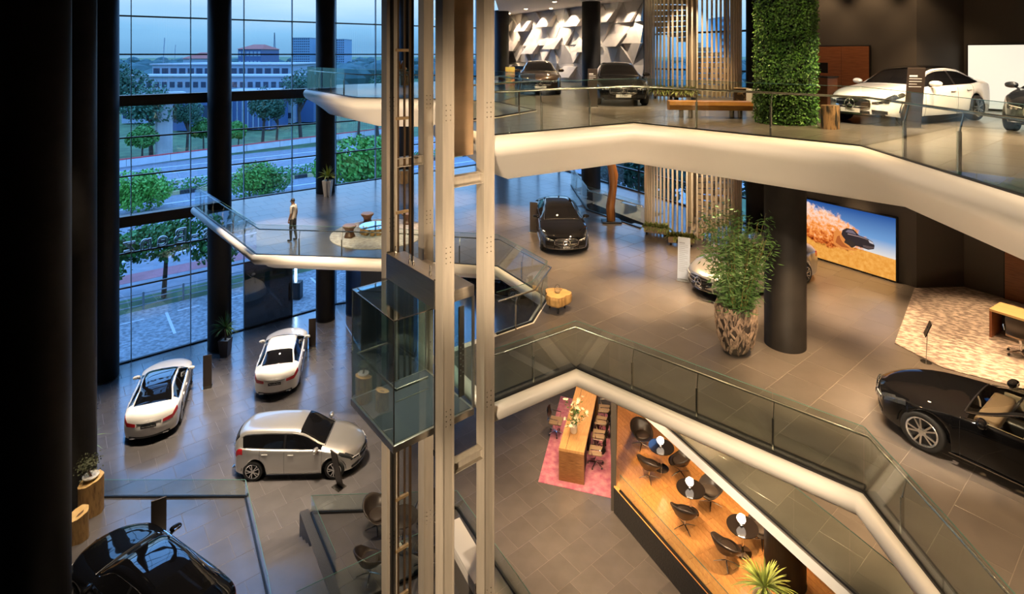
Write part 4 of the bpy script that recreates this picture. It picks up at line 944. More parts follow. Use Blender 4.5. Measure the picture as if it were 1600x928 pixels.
for (a, b) in ((1.86, 0.0), (1.86, 1.92), (1.06, 0.0), (1.06, 1.92)):
    q = MB(); q.box((a, b, RH / 2), (0.05, 0.05, RH)); q.build('corner_post', M_inox, lc)
q = MB(); q.bbox((1.60, 0.06, 1.25), (0.14, 0.03, 1.9), 0.008); cp = q.build('control_panel', mat('dark_panel_glass', (0.02, 0.02, 0.02), 0.1), lc)
for k in range(12):
    q = MB(); q.lathe([(0.016, -0.006), (0.016, 0.006)], 10, (1.60 + (0.03 if k % 2 else -0.03), 0.078, 0.75 + 0.06 * k), axis='Y'); q.build('button', M_letter, cp)
    q = MB(); q.lathe([(0.014, -0.006), (0.014, 0.006)], 10, (1.60 + (0.03 if k % 2 else -0.03), 0.04, 0.75 + 0.06 * k), axis='Y'); q.build('button', M_letter, cp)
for p in ((0.93, 0.2), (0.93, 0.9), (0.93, 1.05), (0.93, 1.7)):
    q = MB(); q.lathe([(0.03, 0), (0.03, 0.09), (0.015, 0.10), (0.015, 0.22)], 8, (p[0], p[1], RH + 0.59)); q.build('rope_anchor', M_rail, lc)
# ================================================================== FURNITURE AND PLANTS
def bowl_shell(q, R=0.36, z0=0.40, back=0.40, side=0.20, th=0.035, n=24, m=8):
    def pt(k, i, off):
        th_ = 2 * math.pi * k / n; s = i / m
        c = -math.cos(th_)                                     # +1 at the back (−x)
        rim = side + (back - side) * max(0, c) ** 1.2 if c > 0 else side * max(0.0, 1 + 1.5 * c)
        r = R * (s ** 0.62) * (1.0 + 0.08 * s * max(0, c)); r += off
        return Vector((r * math.cos(th_) * (0.95), r * math.sin(th_), z0 + (s ** 2.4) * rim - (off if s < 0.6 else off * 0.3)))
    rows = [[pt(k, i, 0) for k in range(n + 1)] for i in range(m + 1)] + [[pt(k, i, th) for k in range(n + 1)] for i in range(m, -1, -1)]
    q.grid([r[::-1] for r in rows]); return q
def lounge_chair():
    t = thing('lounge_chair', 'x', 'chair')
    bowl_shell(MB()).build('shell', M_leather, t, smooth=True)
    q = MB(); q.lathe([(0.0, 0.455), (0.20, 0.45), (0.26, 0.425), (0.24, 0.40), (0.0, 0.40)], 20); q.build('cushion', mat('brown_cushion', (0.045, 0.032, 0.025), 0.5), t, smooth=True)
    q = MB(); q.lathe([(0.022, 0.06), (0.022, 0.40)], 10); q.build('stem', M_chrome, t)
    for k in range(4):
        a = math.pi / 4 + k * math.pi / 2; q = MB(); q.tube([(0, 0, 0.10), (0.18 * math.cos(a), 0.18 * math.sin(a), 0.06), (0.33 * math.cos(a), 0.33 * math.sin(a), 0.012)], [0.022, 0.016, 0.010], 6); q.build('foot', M_chrome, t)
    return t
def faces(p, c): return math.atan2(c[1] - p[1], c[0] - p[0])
TBL = [(4.9, 18.7), (5.3, 16.9), (6.29, 15.55)]
chairs = [((4.50, 19.75), 0, 'dark shell lounge chair deepest in the wooden lounge'), ((4.40, 18.25), 0, 'dark shell lounge chair before the farthest lamp table'), ((5.45, 18.45), 0, 'dark shell lounge chair right of the farthest lamp table'),
          ((4.95, 16.35), 1, 'dark shell lounge chair left of the middle lamp table'), ((6.0, 17.2), 1, 'dark shell lounge chair right of the middle lamp table'), ((5.72, 15.2), 2, 'dark shell lounge chair left of the nearest lamp table'), ((6.95, 15.85), 2, 'dark shell lounge chair right of the nearest lamp table')]
proto = None
def put_chair(p, z, rz, label, group):
    global proto
    if proto is None: proto = lounge_chair(); proto.location = (p[0], p[1], z); proto.rotation_euler = (0, 0, rz); tag(proto, label, group=group); return proto
    return copy_tree(proto, (p[0], p[1], z), rz, label, group)
for p, ti, lb in chairs: put_chair(p, ZW + 0.012, faces(p, TBL[ti]), lb, 'lounge chairs on the wooden floor')
for i, (p, tb, lb) in enumerate([((-3.75, 15.85), (-2.95, 15.4), 'dark shell chair nearest the low stair screen, upper of two'), ((-3.6, 14.4), (-2.9, 15.2), 'dark shell chair at the bottom edge left of the lift posts'), ((-2.35, 16.0), (-2.95, 15.4), 'dark shell chair behind the lift posts, farther one'), ((-2.2, 14.7), (-2.9, 15.3), 'dark shell chair behind the lift posts, nearer one')]):
    put_chair(p, ZP, faces(p, tb), lb, 'shell chairs on the raised platform')
def round_table(p, z, label, r=0.41, h=0.72, group='round dark tables'):
    t = thing('round_table', label, 'table', (p[0], p[1], z), group=group)
    q = MB(); q.lathe([(0, h - 0.03), (r - 0.01, h - 0.03), (r, h - 0.015), (r, h), (0, h + 0.002)], 36); q.build('table_top', mat('black_lacquer', (0.012, 0.010, 0.009), 0.12, coat=0.6), t)
    q = MB(); q.lathe([(0.03, 0.02), (0.03, h - 0.03)], 12); q.build('column', M_chrome, t)
    q = MB(); q.lathe([(0.24, 0), (0.24, 0.012), (0.05, 0.03), (0.03, 0.06)], 24); q.build('foot_plate', M_chrome, t)
for i, p in enumerate(TBL):
    round_table(p, ZW + 0.012, ['round black table farthest back in the wooden lounge', 'round black table in the middle of the wooden lounge', 'round black table nearest the yucca'][i])
    t = thing('table_lamp', ['glowing white table lamp on the farthest round table', 'glowing white table lamp on the middle round table', 'glowing white table lamp on the nearest round table'][i], 'lamp', (p[0] - 0.02, p[1] + 0.02, ZW + 0.734), group='glowing table lamps')
    q = MB(); q.lathe([(0.05, 0.0), (0.055, 0.02), (0.03, 0.04), (0.03, 0.08)], 14); q.build('lamp_base', M_chrome, t)
    q = MB(); q.lathe([(0.03, 0.08), (0.09, 0.10), (0.12, 0.17), (0.105, 0.24), (0.05, 0.285), (0.0, 0.29)], 18, wob=lambda a, z: 1 + 0.10 * math.sin(5 * a)); q.build('lamp_shade', mat('glowing_glass_shade', (0.9, 0.8, 0.7), 0.3, emit=(1.0, 0.80, 0.62), estr=0.9), t, smooth=True)
    l = bpy.data.lights.new('lamp_light', 'POINT'); l.energy = 8; l.color = (1, 0.72, 0.45); l.shadow_soft_size = 0.1; lo = bpy.data.objects.new('lamp_light', l); link(lo); lo.location = (p[0] - 0.02, p[1] + 0.02, ZW + 1.12)
round_table((-2.95, 15.4), ZP, 'round black table on the platform behind the lift posts')
# long reception desk on the pink rug
M_pink = mat('mottled_pink_rug', (0.30, 0.055, 0.15), 0.95, col2=(0.50, 0.22, 0.27), nscale=5, sheen=0.3, bump=0.3, bscale=90, detail=8)
rug = [at(841, 753, 14.4).xy, at(957, 779, 14.4).xy, Vector((3.95, 23.2)), Vector((2.05, 24.0))]
c = sum(rug, Vector((0, 0))) / 4; q = MB(); q.prism([tuple(p - c) for p in rug], 0, 0.015); tag(q.build('rug', M_pink, loc=(c.x, c.y, 0.0)), 'mottled pink rug under the long wooden desk', 'rug')
dd = Vector((0.27, 0.963)).normalized(); dn = Vector((dd.y, -dd.x)); d0 = Vector((1.58, 19.25))
dk = thing('reception_desk', 'long zebra-wood desk with waterfall end on the pink rug', 'desk', (d0.x, d0.y, 0.015), math.atan2(dd.y, dd.x))
for y0, yw_ in ((-0.86, 0.60), (-0.24, 0.24)):
    pass
q = MB(); q.bbox((1.85, -0.43, 1.045), (3.7, 0.86, 0.09), 0.008); q.build('desk_top', mat('zebrano_top', (0.42, 0.22, 0.085), 0.3, col2=(0.60, 0.37, 0.17), nscale=3, stretch=(1.2, 20, 1.2), detail=3), dk)
q = MB(); q.bbox((0.045, -0.43, 0.50), (0.09, 0.86, 1.0), 0.008); q.build('end_panel', M_zebra, dk)
q = MB(); q.bbox((3.65, -0.43, 0.50), (0.09, 0.86, 1.0), 0.008); q.build('end_panel', M_zebra, dk)
q = MB(); q.bbox((1.85, -0.05, 0.50), (3.5, 0.08, 1.0), 0.008); q.build('front_panel', M_zebra, dk)
q = MB(); q.box((1.85, -0.24, 1.0925), (3.7, 0.012, 0.006)); q.build('top_seam', M_black, dk)
for k in range(3):
    q = MB(); q.bbox((0.8 + 1.1 * k, -0.6, 0.42), (0.5, 0.4, 0.8), 0.01); dr = q.build('drawer_unit', M_black, dk)
def office_chair():
    t = thing('office_chair', 'x', 'chair')
    q = MB(); q.bbox((0, 0, 0.50), (0.48, 0.48, 0.07), 0.03); q.build('seat', mat('tan_leather', (0.28, 0.20, 0.13), 0.45), t, smooth=True)
    R = []
    for i in range(7):
        z = 0.55 + 0.42 * i / 6; R.append([(-0.24 - 0.06 * math.cos(math.pi * (k / 8 - 0.5)) + 0.03 * math.sin(i), -0.22 + 0.44 * k / 8, z) for k in range(9)])
    q = MB(); q.grid(R); q.grid([[(p[0] - 0.03, p[1], p[2]) for p in r][::-1] for r in R]); q.build('backrest', M_leather, t, smooth=True)
    for s in (1, -1):
        q = MB(); q.tube([(0.10, s * 0.26, 0.50), (0.14, s * 0.28, 0.70), (-0.20, s * 0.28, 0.72), (-0.26, s * 0.24, 0.62)], 0.015, 6); q.build('armrest', M_chrome, t)
    q = MB(); q.lathe([(0.03, 0.10), (0.03, 0.47)], 10); q.build('gas_spring', M_chrome, t)
    for k in range(5):
        a = 2 * math.pi * k / 5; q = MB(); q.tube([(0, 0, 0.13), (0.28 * math.cos(a), 0.28 * math.sin(a), 0.08)], [0.024, 0.014], 6); f_ = q.build('foot', M_chrome, t)
        q = MB(); q.lathe([(0.028, -0.02), (0.03, 0), (0.028, 0.02)], 10, (0.28 * math.cos(a), 0.28 * math.sin(a), 0.032), axis='X'); q.build('castor', M_black, f_)
    return t
oc = None
for k, (lb, u) in enumerate([('tan seated office chair nearest the front end of the long desk', 1.05), ('tan seated office chair second from the front of the long desk', 1.95), ('tan seated office chair third from the front of the long desk', 2.75), ('tan seated office chair at the far end of the long desk', 3.5)]):
    p = d0 + dd * u + dn * 1.12; rz = math.atan2(-dn.y, -dn.x) + 0.25 * math.sin(3 * k)
    if oc is None: oc = office_chair(); oc.location = (p.x, p.y, 0.015); oc.rotation_euler = (0, 0, rz); tag(oc, lb, group='office chairs at the long desk')
    else: copy_tree(oc, (p.x, p.y, 0.015), rz, lb, 'office chairs at the long desk')
p = d0 + dd * 2.3 - dn * 0.55; copy_tree(oc, (p.x, p.y, 0.0), math.atan2(dn.y, dn.x), 'office chair on the visitor side left of the long desk', 'office chairs at the long desk')
# flower vase on the desk
p = d0 + dd * 0.9 + dn * 0.36
t = thing('flower_vase', 'white vase with a tall spray of cream flowers on the long desk', 'vase', (p.x, p.y, 1.105))
q = MB(); q.lathe([(0.0, 0.0), (0.09, 0.0), (0.12, 0.05), (0.125, 0.22), (0.115, 0.36), (0.10, 0.36), (0.10, 0.05), (0, 0.05)], 20); q.build('vase', mat('white_ceramic', (0.8, 0.78, 0.74), 0.15), t, smooth=True)
rr = random.Random(11); stems = MB(); heads = []; lv = MB()
for k in range(34):
    a = rr.uniform(0, 6.28); sp_ = rr.uniform(0.05, 0.55); h = rr.uniform(0.5, 1.25) - 0.3 * sp_
    e_ = Vector((sp_ * math.cos(a), sp_ * math.sin(a), h)); stems.tube([(0.03 * math.cos(a), 0.03 * math.sin(a), 0.3), (e_.x * 0.45, e_.y * 0.45, 0.3 + (h - 0.3) * 0.6), e_], 0.005, 4); heads.append(e_)
    for j in range(5):
        b = e_.lerp(Vector((0, 0, 0.35)), rr.uniform(0.1, 0.6)); d = Vector((rr.uniform(-1, 1), rr.uniform(-1, 1), rr.uniform(-0.2, 0.6))).normalized(); s_ = d.orthogonal().normalized() * 0.018
        lv.add([b, b + d * 0.05 + s_, b + d * 0.11, b + d * 0.05 - s_], [(0, 1, 2, 3)])
stems.build('stems', mat('brown_stem', (0.10, 0.07, 0.03), 0.7), t); lv.build('foliage', M_green, t)
M_petal = mat('cream_petal', (0.85, 0.78, 0.62), 0.5); blossom = MB()
for k in range(8):
    a = 2 * math.pi * k / 8; blossom.add([(0, 0, 0), (0.035 * math.cos(a - 0.35), 0.035 * math.sin(a - 0.35), 0.03), (0.075 * math.cos(a), 0.075 * math.sin(a), 0.045), (0.035 * math.cos(a + 0.35), 0.035 * math.sin(a + 0.35), 0.03)], [(0, 1, 2, 3)])
bo = blossom.build('blossom', M_petal, t); bo.location = heads[0]
for e_ in heads[1:]: share('blossom', bo.data, t, e_, (rr.uniform(-0.9, 0.9), rr.uniform(-0.9, 0.9), rr.uniform(0, 6)), (rr.uniform(0.8, 1.4),) * 3)

# ---- plants
def blades(q, n, L, w_, z, rnd, droop=0.5, spread=(0.15, 1.35), center=(0, 0)):
    for k in range(n):
        a = rnd.uniform(0, 6.283); el = rnd.uniform(*spread); l = L * rnd.uniform(0.75, 1.1); pts = []
        d = Vector((math.cos(a) * math.sin(el), math.sin(a) * math.sin(el), math.cos(el))); sd = Vector((-math.sin(a), math.cos(a), 0)); p = Vector((center[0], center[1], z))
        rows = []
        for i in range(6):
            u = i / 5; ww2 = w_ * (0.7 + 1.2 * u - 1.9 * u * u) if u < 1 else 0.002; pp = p + d * (l * u) + Vector((0, 0, -droop * l * u * u * math.sin(el))); fold = Vector((0, 0, 0.25 * ww2))
            rows.append([pp - sd * ww2 / 2 + fold, pp, pp + sd * ww2 / 2 + fold])
        q.grid(rows)
def yucca(name, label, loc, potfn, pot_h, trunk, n, L, w_, cat='plant', leaf=None, seed=1):
    t = thing(name, label, cat, loc); rnd = random.Random(seed); potfn(t)
    if trunk > 0.02:
        q = MB(); q.tube([(0, 0, pot_h - 0.08), (0.02, 0.01, pot_h + trunk * 0.5), (0, 0, pot_h + trunk)], [0.05, 0.045, 0.05], 8); q.build('trunk', mat('palm_trunk', (0.12, 0.08, 0.045), 0.8, bump=0.5), t)
    q = MB(); blades(q, n, L, w_, pot_h + trunk - 0.03, rnd); q.build('leaves', leaf or M_green, t); return t
def square_pot(h, b, tp, m):
    def f(t):
        q = MB(); v = [(-b, -b, 0), (b, -b, 0), (b, b, 0), (-b, b, 0), (-tp, -tp, h), (tp, -tp, h), (tp, tp, h), (-tp, tp, h), (-tp * 0.85, -tp * 0.85, h), (tp * 0.85, -tp * 0.85, h), (tp * 0.85, tp * 0.85, h), (-tp * 0.85, tp * 0.85, h), (-tp * 0.8, -tp * 0.8, h - 0.06), (tp * 0.8, -tp * 0.8, h - 0.06), (tp * 0.8, tp * 0.8, h - 0.06), (-tp * 0.8, tp * 0.8, h - 0.06)]
        fs = [(3, 2, 1, 0)] + [(i, (i + 1) % 4, (i + 1) % 4 + 4, i + 4) for i in range(4)] + [(i + 4, (i + 1) % 4 + 4, (i + 1) % 4 + 8, i + 8) for i in range(4)] + [(i + 8, (i + 1) % 4 + 8, (i + 1) % 4 + 12, i + 12) for i in range(4)]
        q.add(v, fs); po = q.build('pot', m, t); q = MB(); q.box((0, 0, h - 0.05), (tp * 1.6, tp * 1.6, 0.02)); q.build('gravel', mat('white_gravel', (0.7, 0.68, 0.62), 0.9, bump=1.0, bscale=50), po)
    return f
M_yellow = mat('yellow_green_leaf', (0.30, 0.36, 0.06), 0.45, noise=0.35, nscale=4); M_palm = mat('palm_leaf', (0.10, 0.22, 0.05), 0.45, noise=0.3, nscale=4); M_pot = mat('dark_planter', (0.03, 0.022, 0.018), 0.4)
p = at(512, 306.5, 7.5); yucca('potted_plant', 'yellow spiky plant in a tall white square pot', p, square_pot(0.85, 0.15, 0.23, mat('white_pot', (0.75, 0.72, 0.68), 0.4)), 0.85, 0.18, 60, 0.75, 0.07, leaf=M_yellow, seed=2)
p = at(352, 556, 14.4); yucca('potted_palm', 'small palm in a dark tapered pot beside a ground floor column', p, square_pot(0.80, 0.17, 0.24, M_pot), 0.80, 0.55, 70, 0.85, 0.05, leaf=M_palm, seed=3)
def round_pot(t):
    q = MB(); q.lathe([(0.16, 0), (0.24, 0.10), (0.29, 0.30), (0.28, 0.48), (0.25, 0.50), (0.24, 0.44), (0.0, 0.43)], 24); q.build('pot', mat('speckled_pot', (0.62, 0.50, 0.34), 0.6, noise=0.4, nscale=50), t, smooth=True)
yucca('potted_yucca', 'bright spiky yucca in a round pot at the bottom edge', (6.10, 13.75, ZW), round_pot, 0.46, 0.30, 90, 0.85, 0.055, leaf=mat('bright_yucca_leaf', (0.34, 0.42, 0.10), 0.4, noise=0.35, nscale=4), seed=5)
p = at(120, 722, 14.4); yucca('potted_plant', 'thin leafed plant peeping out behind the left columns', (p.x + 0.1, p.y, ZG), square_pot(0.6, 0.18, 0.25, M_pot), 0.6, 0.1, 40, 1.0, 0.04, leaf=M_palm, seed=6)
# bamboo in a driftwood planter
p = at(1150, 549, 7.5); t = thing('bamboo_planter', 'tall bamboo in a driftwood planter beside the dark column', 'plant', p); rb = random.Random(21)
R = [(0.26, 0), (0.34, 0.12), (0.43, 0.45), (0.475, 0.85), (0.47, 1.15), (0.44, 1.22), (0.40, 1.2), (0.40, 1.0), (0, 1.0)]
q = MB(); q.lathe([(r * 0.93, z) for r, z in R], 28); pb = q.build('planter', mat('driftwood_core', (0.06, 0.045, 0.035), 0.9), t, smooth=True)
prf = pchip([0, 0.12, 0.45, 0.85, 1.15, 1.25], [0.26, 0.34, 0.43, 0.475, 0.47, 0.46])
M_drift = mat('driftwood', (0.23, 0.165, 0.12), 0.85, noise=0.45, nscale=9, objvar=0.35)
for k in range(290):
    a = rb.uniform(0, 6.283); z = rb.uniform(0.0, 1.12); da = rb.uniform(-0.35, 0.35); dz = rb.uniform(0.14, 0.30)
    z1 = min(1.22, z + dz); q = MB(); pts = []
    for i in range(4):
        u = i / 3; zz = z + (z1 - z) * u; r_ = prf(zz) + 0.012; aa = a + da * u; pts.append((r_ * math.cos(aa), r_ * math.sin(aa), zz))
    q.tube(pts, [0.012, 0.030, 0.027, 0.010], 5); q.build('driftwood_piece', M_drift, pb)
q = MB(); lf = MB()
for k in range(40):
    a = rb.uniform(0, 6.283); r_ = rb.uniform(0.02, 0.30); lean = rb.uniform(0.02, 0.52); h = rb.uniform(1.4, 2.75) - 0.5 * lean; b0 = Vector((r_ * math.cos(a), r_ * math.sin(a), 1.0)); b1 = b0 + Vector((lean * 1.6 * math.cos(a), lean * 1.6 * math.sin(a), h))
    bm_ = b0.lerp(b1, 0.5) + Vector((-0.04 * math.cos(a), -0.04 * math.sin(a), 0)); q.tube([b0, bm_, b1], [0.012, 0.010, 0.004], 5)
    for j in range(120):
        u = 0.06 + 0.94 * rb.random() ** 0.8; c_ = b0.lerp(b1, u); tw_ = Vector((rb.gauss(0, 1), rb.gauss(0, 1), rb.gauss(0, 0.5))).normalized(); c2 = c_ + tw_ * rb.uniform(0.03, 0.30)
        d = Vector((rb.gauss(0, 1) + tw_.x, rb.gauss(0, 1) + tw_.y, rb.uniform(-0.9, 0.2))).normalized(); s_ = d.orthogonal().normalized() * 0.014; l = rb.uniform(0.10, 0.19)
        lf.add([c2, c2 + d * l * 0.4 + s_, c2 + d * l, c2 + d * l * 0.4 - s_], [(0, 1, 2, 3)])
q.build('canes', mat('bamboo_cane', (0.20, 0.17, 0.05), 0.5), t); lf.build('leaves', mat('bamboo_leaf', (0.055, 0.13, 0.03), 0.5, noise=0.4, nscale=6), t)
# living wall column
t = thing('ivy_column', 'round column clad in green foliage on the top floor', 'column', (7.0, 14.6, ZL))
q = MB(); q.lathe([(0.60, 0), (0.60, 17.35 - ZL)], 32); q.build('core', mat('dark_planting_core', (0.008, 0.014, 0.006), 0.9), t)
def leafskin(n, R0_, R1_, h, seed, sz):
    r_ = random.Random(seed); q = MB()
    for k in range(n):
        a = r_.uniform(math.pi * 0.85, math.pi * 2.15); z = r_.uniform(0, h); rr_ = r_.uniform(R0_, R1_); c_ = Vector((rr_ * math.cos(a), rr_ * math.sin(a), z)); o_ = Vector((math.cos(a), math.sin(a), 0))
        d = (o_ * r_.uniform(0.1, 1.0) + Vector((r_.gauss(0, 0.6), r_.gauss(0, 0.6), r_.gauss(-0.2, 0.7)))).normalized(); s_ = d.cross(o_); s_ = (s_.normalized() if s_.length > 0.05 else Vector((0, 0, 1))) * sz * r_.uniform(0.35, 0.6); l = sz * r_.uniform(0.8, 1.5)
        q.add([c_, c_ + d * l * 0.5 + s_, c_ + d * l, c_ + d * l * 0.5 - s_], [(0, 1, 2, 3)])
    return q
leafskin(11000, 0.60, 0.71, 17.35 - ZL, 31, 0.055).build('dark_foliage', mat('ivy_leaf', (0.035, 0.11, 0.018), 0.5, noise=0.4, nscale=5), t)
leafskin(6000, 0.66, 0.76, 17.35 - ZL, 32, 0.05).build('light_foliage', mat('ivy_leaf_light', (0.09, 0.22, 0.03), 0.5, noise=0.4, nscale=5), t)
# ---- logs
def log(label, loc, r, h, slope=0.0, seed=1, name='log_stool', tilt_a=0.0, top=None, side=None, cat='stool'):
    t = thing(name, label, cat, loc); rnd = random.Random(seed); ph = [rnd.uniform(0, 6) for _ in range(4)]
    wob = lambda a, z: 1 + 0.05 * math.sin(3 * a + ph[0]) + 0.035 * math.sin(7 * a + ph[1] + z) + 0.02 * math.sin(13 * a + ph[2]); n = 36; q = MB(); rows = []
    for i in range(6):
        u = i / 5; rows.append([(r * wob(2 * math.pi * k / n, u) * math.cos(2 * math.pi * k / n), r * wob(2 * math.pi * k / n, u) * math.sin(2 * math.pi * k / n), h * u + (slope * r * math.cos(2 * math.pi * k / n - tilt_a) * u)) for k in range(n + 1)])
    q.grid(rows); q.build('bark', side or M_log, t, smooth=True)
    q = MB(); q.add(rows[-1][:-1], [tuple(range(n))]); q.build('cut_face', top or M_logtop, t)
    q = MB(); q.add([(p[0] * 0.45 + 0.02, p[1] * 0.5, p[2] * 0 + h + 0.004 + slope * (p[0] * 0.45 * math.cos(tilt_a) + p[1] * 0.5 * math.sin(tilt_a))) for p in rows[-1][:-1:2]], [tuple(range(n // 2))]); q.build('hollow', mat('dark_hollow', (0.12, 0.06, 0.025), 0.8), t)
    return t
p = at(142, 800, 13.2); log('tall log pedestal carrying a bonsai beside the left columns', (p.x, p.y, ZP), 0.30, 0.95, 0.3, 3, 'log_pedestal', 0.6); bz = (p.x, p.y)
p = at(122, 842, 13.2); log('short hollow log in front of the tall log pedestal', (p.x, p.y, ZP), 0.24, 0.70, 0.35, 4, 'log_stool', 0.8)
t = thing('bonsai', 'dark bonsai on a small white dish on the tall log', 'plant', (bz[0] + 0.0, bz[1], ZP + 0.98)); rb = random.Random(5)
q = MB(); q.lathe([(0.10, 0), (0.20, 0.05), (0.21, 0.09), (0.17, 0.07), (0, 0.06)], 18); q.build('dish', mat('white_dish', (0.8, 0.78, 0.72), 0.3), t)
q = MB(); q.tube([(0, 0, 0.05), (-0.06, 0, 0.18), (-0.02, 0.02, 0.3), (-0.10, 0, 0.42)], [0.035, 0.03, 0.022, 0.012], 6); q.build('trunk', M_bark, t)
q = MB()
for k in range(420):
    c_ = Vector((-0.08, 0, 0.40)) + Vector((rb.gauss(0, 0.13), rb.gauss(0, 0.13), rb.gauss(0, 0.09))); d = Vector((rb.gauss(0, 1), rb.gauss(0, 1), rb.gauss(0, 1))).normalized(); s_ = d.orthogonal() * 0.014; q.add([c_, c_ + d * 0.03 + s_, c_ + d * 0.06, c_ + d * 0.03 - s_], [(0, 1, 2, 3)])
q.build('foliage', mat('olive_leaf', (0.10, 0.11, 0.06), 0.6), t)
p = at(632, 133, 1.75); log('log pedestal under the orange sculpture on the top left wing', (p.x, p.y, ZL), 0.27, 0.78, 0, 6, 'log_pedestal')
t = thing('sculpture', 'orange root-wood sculpture on a log pedestal', 'sculpture', (p.x, p.y, ZL + 0.78)); rb = random.Random(9)
for k in range(7):
    pts = [Vector((rb.uniform(-0.15, 0.15), rb.uniform(-0.1, 0.1), 0.0))]
    for i in range(4): pts.append(pts[-1] + Vector((rb.uniform(-0.14, 0.14), rb.uniform(-0.1, 0.1), 0.15)))
    q = MB(); q.tube(pts, [0.07, 0.08, 0.06, 0.05, 0.03], 6); q.build('root', mat('orange_root', (0.50, 0.20, 0.04), 0.5), t, smooth=True)
p = at(631, 286, 7.5); log('log pedestal on the middle floor behind the lift cables', (p.x, p.y, ZM), 0.27, 0.75, 0, 7, 'log_pedestal')
p = at(1297, 201, 1.75); log('striped petrified-wood stump in front of the white saloon', (p.x, p.y, ZL), 0.20, 0.55, 0, 8, 'stump_stool', side=mat('petrified_wood', (0.42, 0.25, 0.12), 0.3, col2=(0.03, 0.025, 0.02), nscale=3.5, stretch=(4, 4, 0.8), contrast=(0.45, 0.6)), top=mat('resin_top', (0.20, 0.14, 0.08), 0.15))
log('dark resin stump beside the white cube table', (8.15, 20.3, ZL), 0.26, 0.55, 0, 9, 'stump_stool', side=mat('dark_resin', (0.05, 0.03, 0.02), 0.2, col2=(0.35, 0.2, 0.08), nscale=5, contrast=(0.55, 0.7)))
q = MB(); q.bbox((0, 0, 0.29), (0.50, 0.50, 0.56), 0.02); tag(q.build('cube_table', M_white, loc=(8.3, 19.35, ZL)), 'white cube side table left of the foliage column', 'table')
# log table with teapot on the middle floor
p = at(871, 484, 7.5); t = thing('log_coffee_table', 'low slice-of-log coffee table on black legs', 'table', p); rnd = random.Random(2); n = 40
wob = lambda a: 1 + 0.09 * math.sin(3 * a + 1) + 0.06 * math.sin(5 * a + 2) + 0.03 * math.sin(11 * a)
ring = lambda r, z: [(r * wob(2 * math.pi * k / n) * math.cos(2 * math.pi * k / n), r * wob(2 * math.pi * k / n) * math.sin(2 * math.pi * k / n), z) for k in range(n + 1)]
q = MB(); q.grid([ring(0.31, 0.20), ring(0.37, 0.26), ring(0.38, 0.42), ring(0.365, 0.50)]); q.add(ring(0.31, 0.20)[:-1], [tuple(range(n - 1, -1, -1))]); q.build('slab', M_log, t, smooth=False)
q = MB(); q.add(ring(0.365, 0.502)[:-1], [tuple(range(n))]); q.build('cut_face', mat('golden_cut_face', (0.75, 0.50, 0.20), 0.4, col2=(0.60, 0.36, 0.12), nscale=5), t)
for k in range(3):
    a = 2 * math.pi * k / 3 + 0.5; q = MB(); q.tube([(0.2 * math.cos(a), 0.2 * math.sin(a), 0.22), (0.26 * math.cos(a), 0.26 * math.sin(a), 0.0)], [0.035, 0.025], 8); q.build('leg', M_black, t)
t = thing('teapot', 'small rustic teapot with a hoop handle on the log coffee table', 'teapot', (p.x, p.y, ZM + 0.503))
q = MB(); q.lathe([(0.0, 0), (0.06, 0), (0.085, 0.04), (0.08, 0.085), (0.05, 0.11), (0.0, 0.115)], 16); q.build('pot_body', mat('clay_glaze', (0.38, 0.27, 0.14), 0.5), t, smooth=True)
q = MB(); q.lathe([(0.045, 0.115), (0.04, 0.135), (0.012, 0.14), (0.012, 0.16), (0, 0.162)], 12); q.build('lid', mat('clay_glaze', (0, 0, 0)), t)
q = MB(); q.tube([(0.08 * math.cos(a * math.pi / 8), 0, 0.09 + 0.15 * math.sin(a * math.pi / 8)) for a in range(9)], 0.006, 5); q.build('hoop_handle', M_black, t)
q = MB(); q.tube([(0.07, 0.0, 0.06), (0.12, 0, 0.085), (0.135, 0, 0.11)], [0.018, 0.012, 0.009], 6); q.build('spout', mat('clay_glaze', (0, 0, 0)), t)
# round rug with burl table and stump stools
rc = Vector((-5.55, 23.9)); q = MB(); q.lathe([(0, 0.0), (2.0, 0.0), (2.0, 0.02), (1.97, 0.028), (0, 0.03)], 64)
tag(q.build('round_rug', mat('pale_shag_rug', (0.30, 0.26, 0.23), 0.95, col2=(0.60, 0.55, 0.50), nscale=7, sheen=0.3, bump=0.6, bscale=60), loc=(rc.x, rc.y, ZM)), 'round pale shaggy rug with stump stools', 'rug')
def stump(label, x, y):
    t = thing('stump_stool', label, 'stool', (x, y, ZM + 0.028), group='dark carved stump stools')
    q = MB(); q.lathe([(0.0, 0), (0.22, 0), (0.20, 0.08), (0.15, 0.2), (0.18, 0.32), (0.26, 0.42), (0.27, 0.45)], 22, wob=lambda a, z: 1 + 0.07 * math.sin(5 * a + z * 4)); q.build('stump', M_bark, t, smooth=True)
    q = MB(); q.lathe([(0.27, 0.45), (0.27, 0.475), (0.25, 0.485), (0, 0.487)], 22, wob=lambda a, z: 1 + 0.07 * math.sin(5 * a + 1.8)); q.build('seat_top', mat('worn_seat_top', (0.30, 0.20, 0.15), 0.4), t)
for px, py, lb in ((574, 351, 'dark stump stool at the back edge of the round rug'), (546, 371, 'dark stump stool at the front left of the round rug'), (637, 350, 'dark stump stool on the round rug beside the lift posts')):
    p = at(px, py, 7.5); stump(lb, p.x, p.y)
p = at(585, 365, 7.5); t = thing('root_table', 'glass topped root-wood coffee table on the round rug', 'table', (p.x, p.y, ZM + 0.028)); rb = random.Random(14)
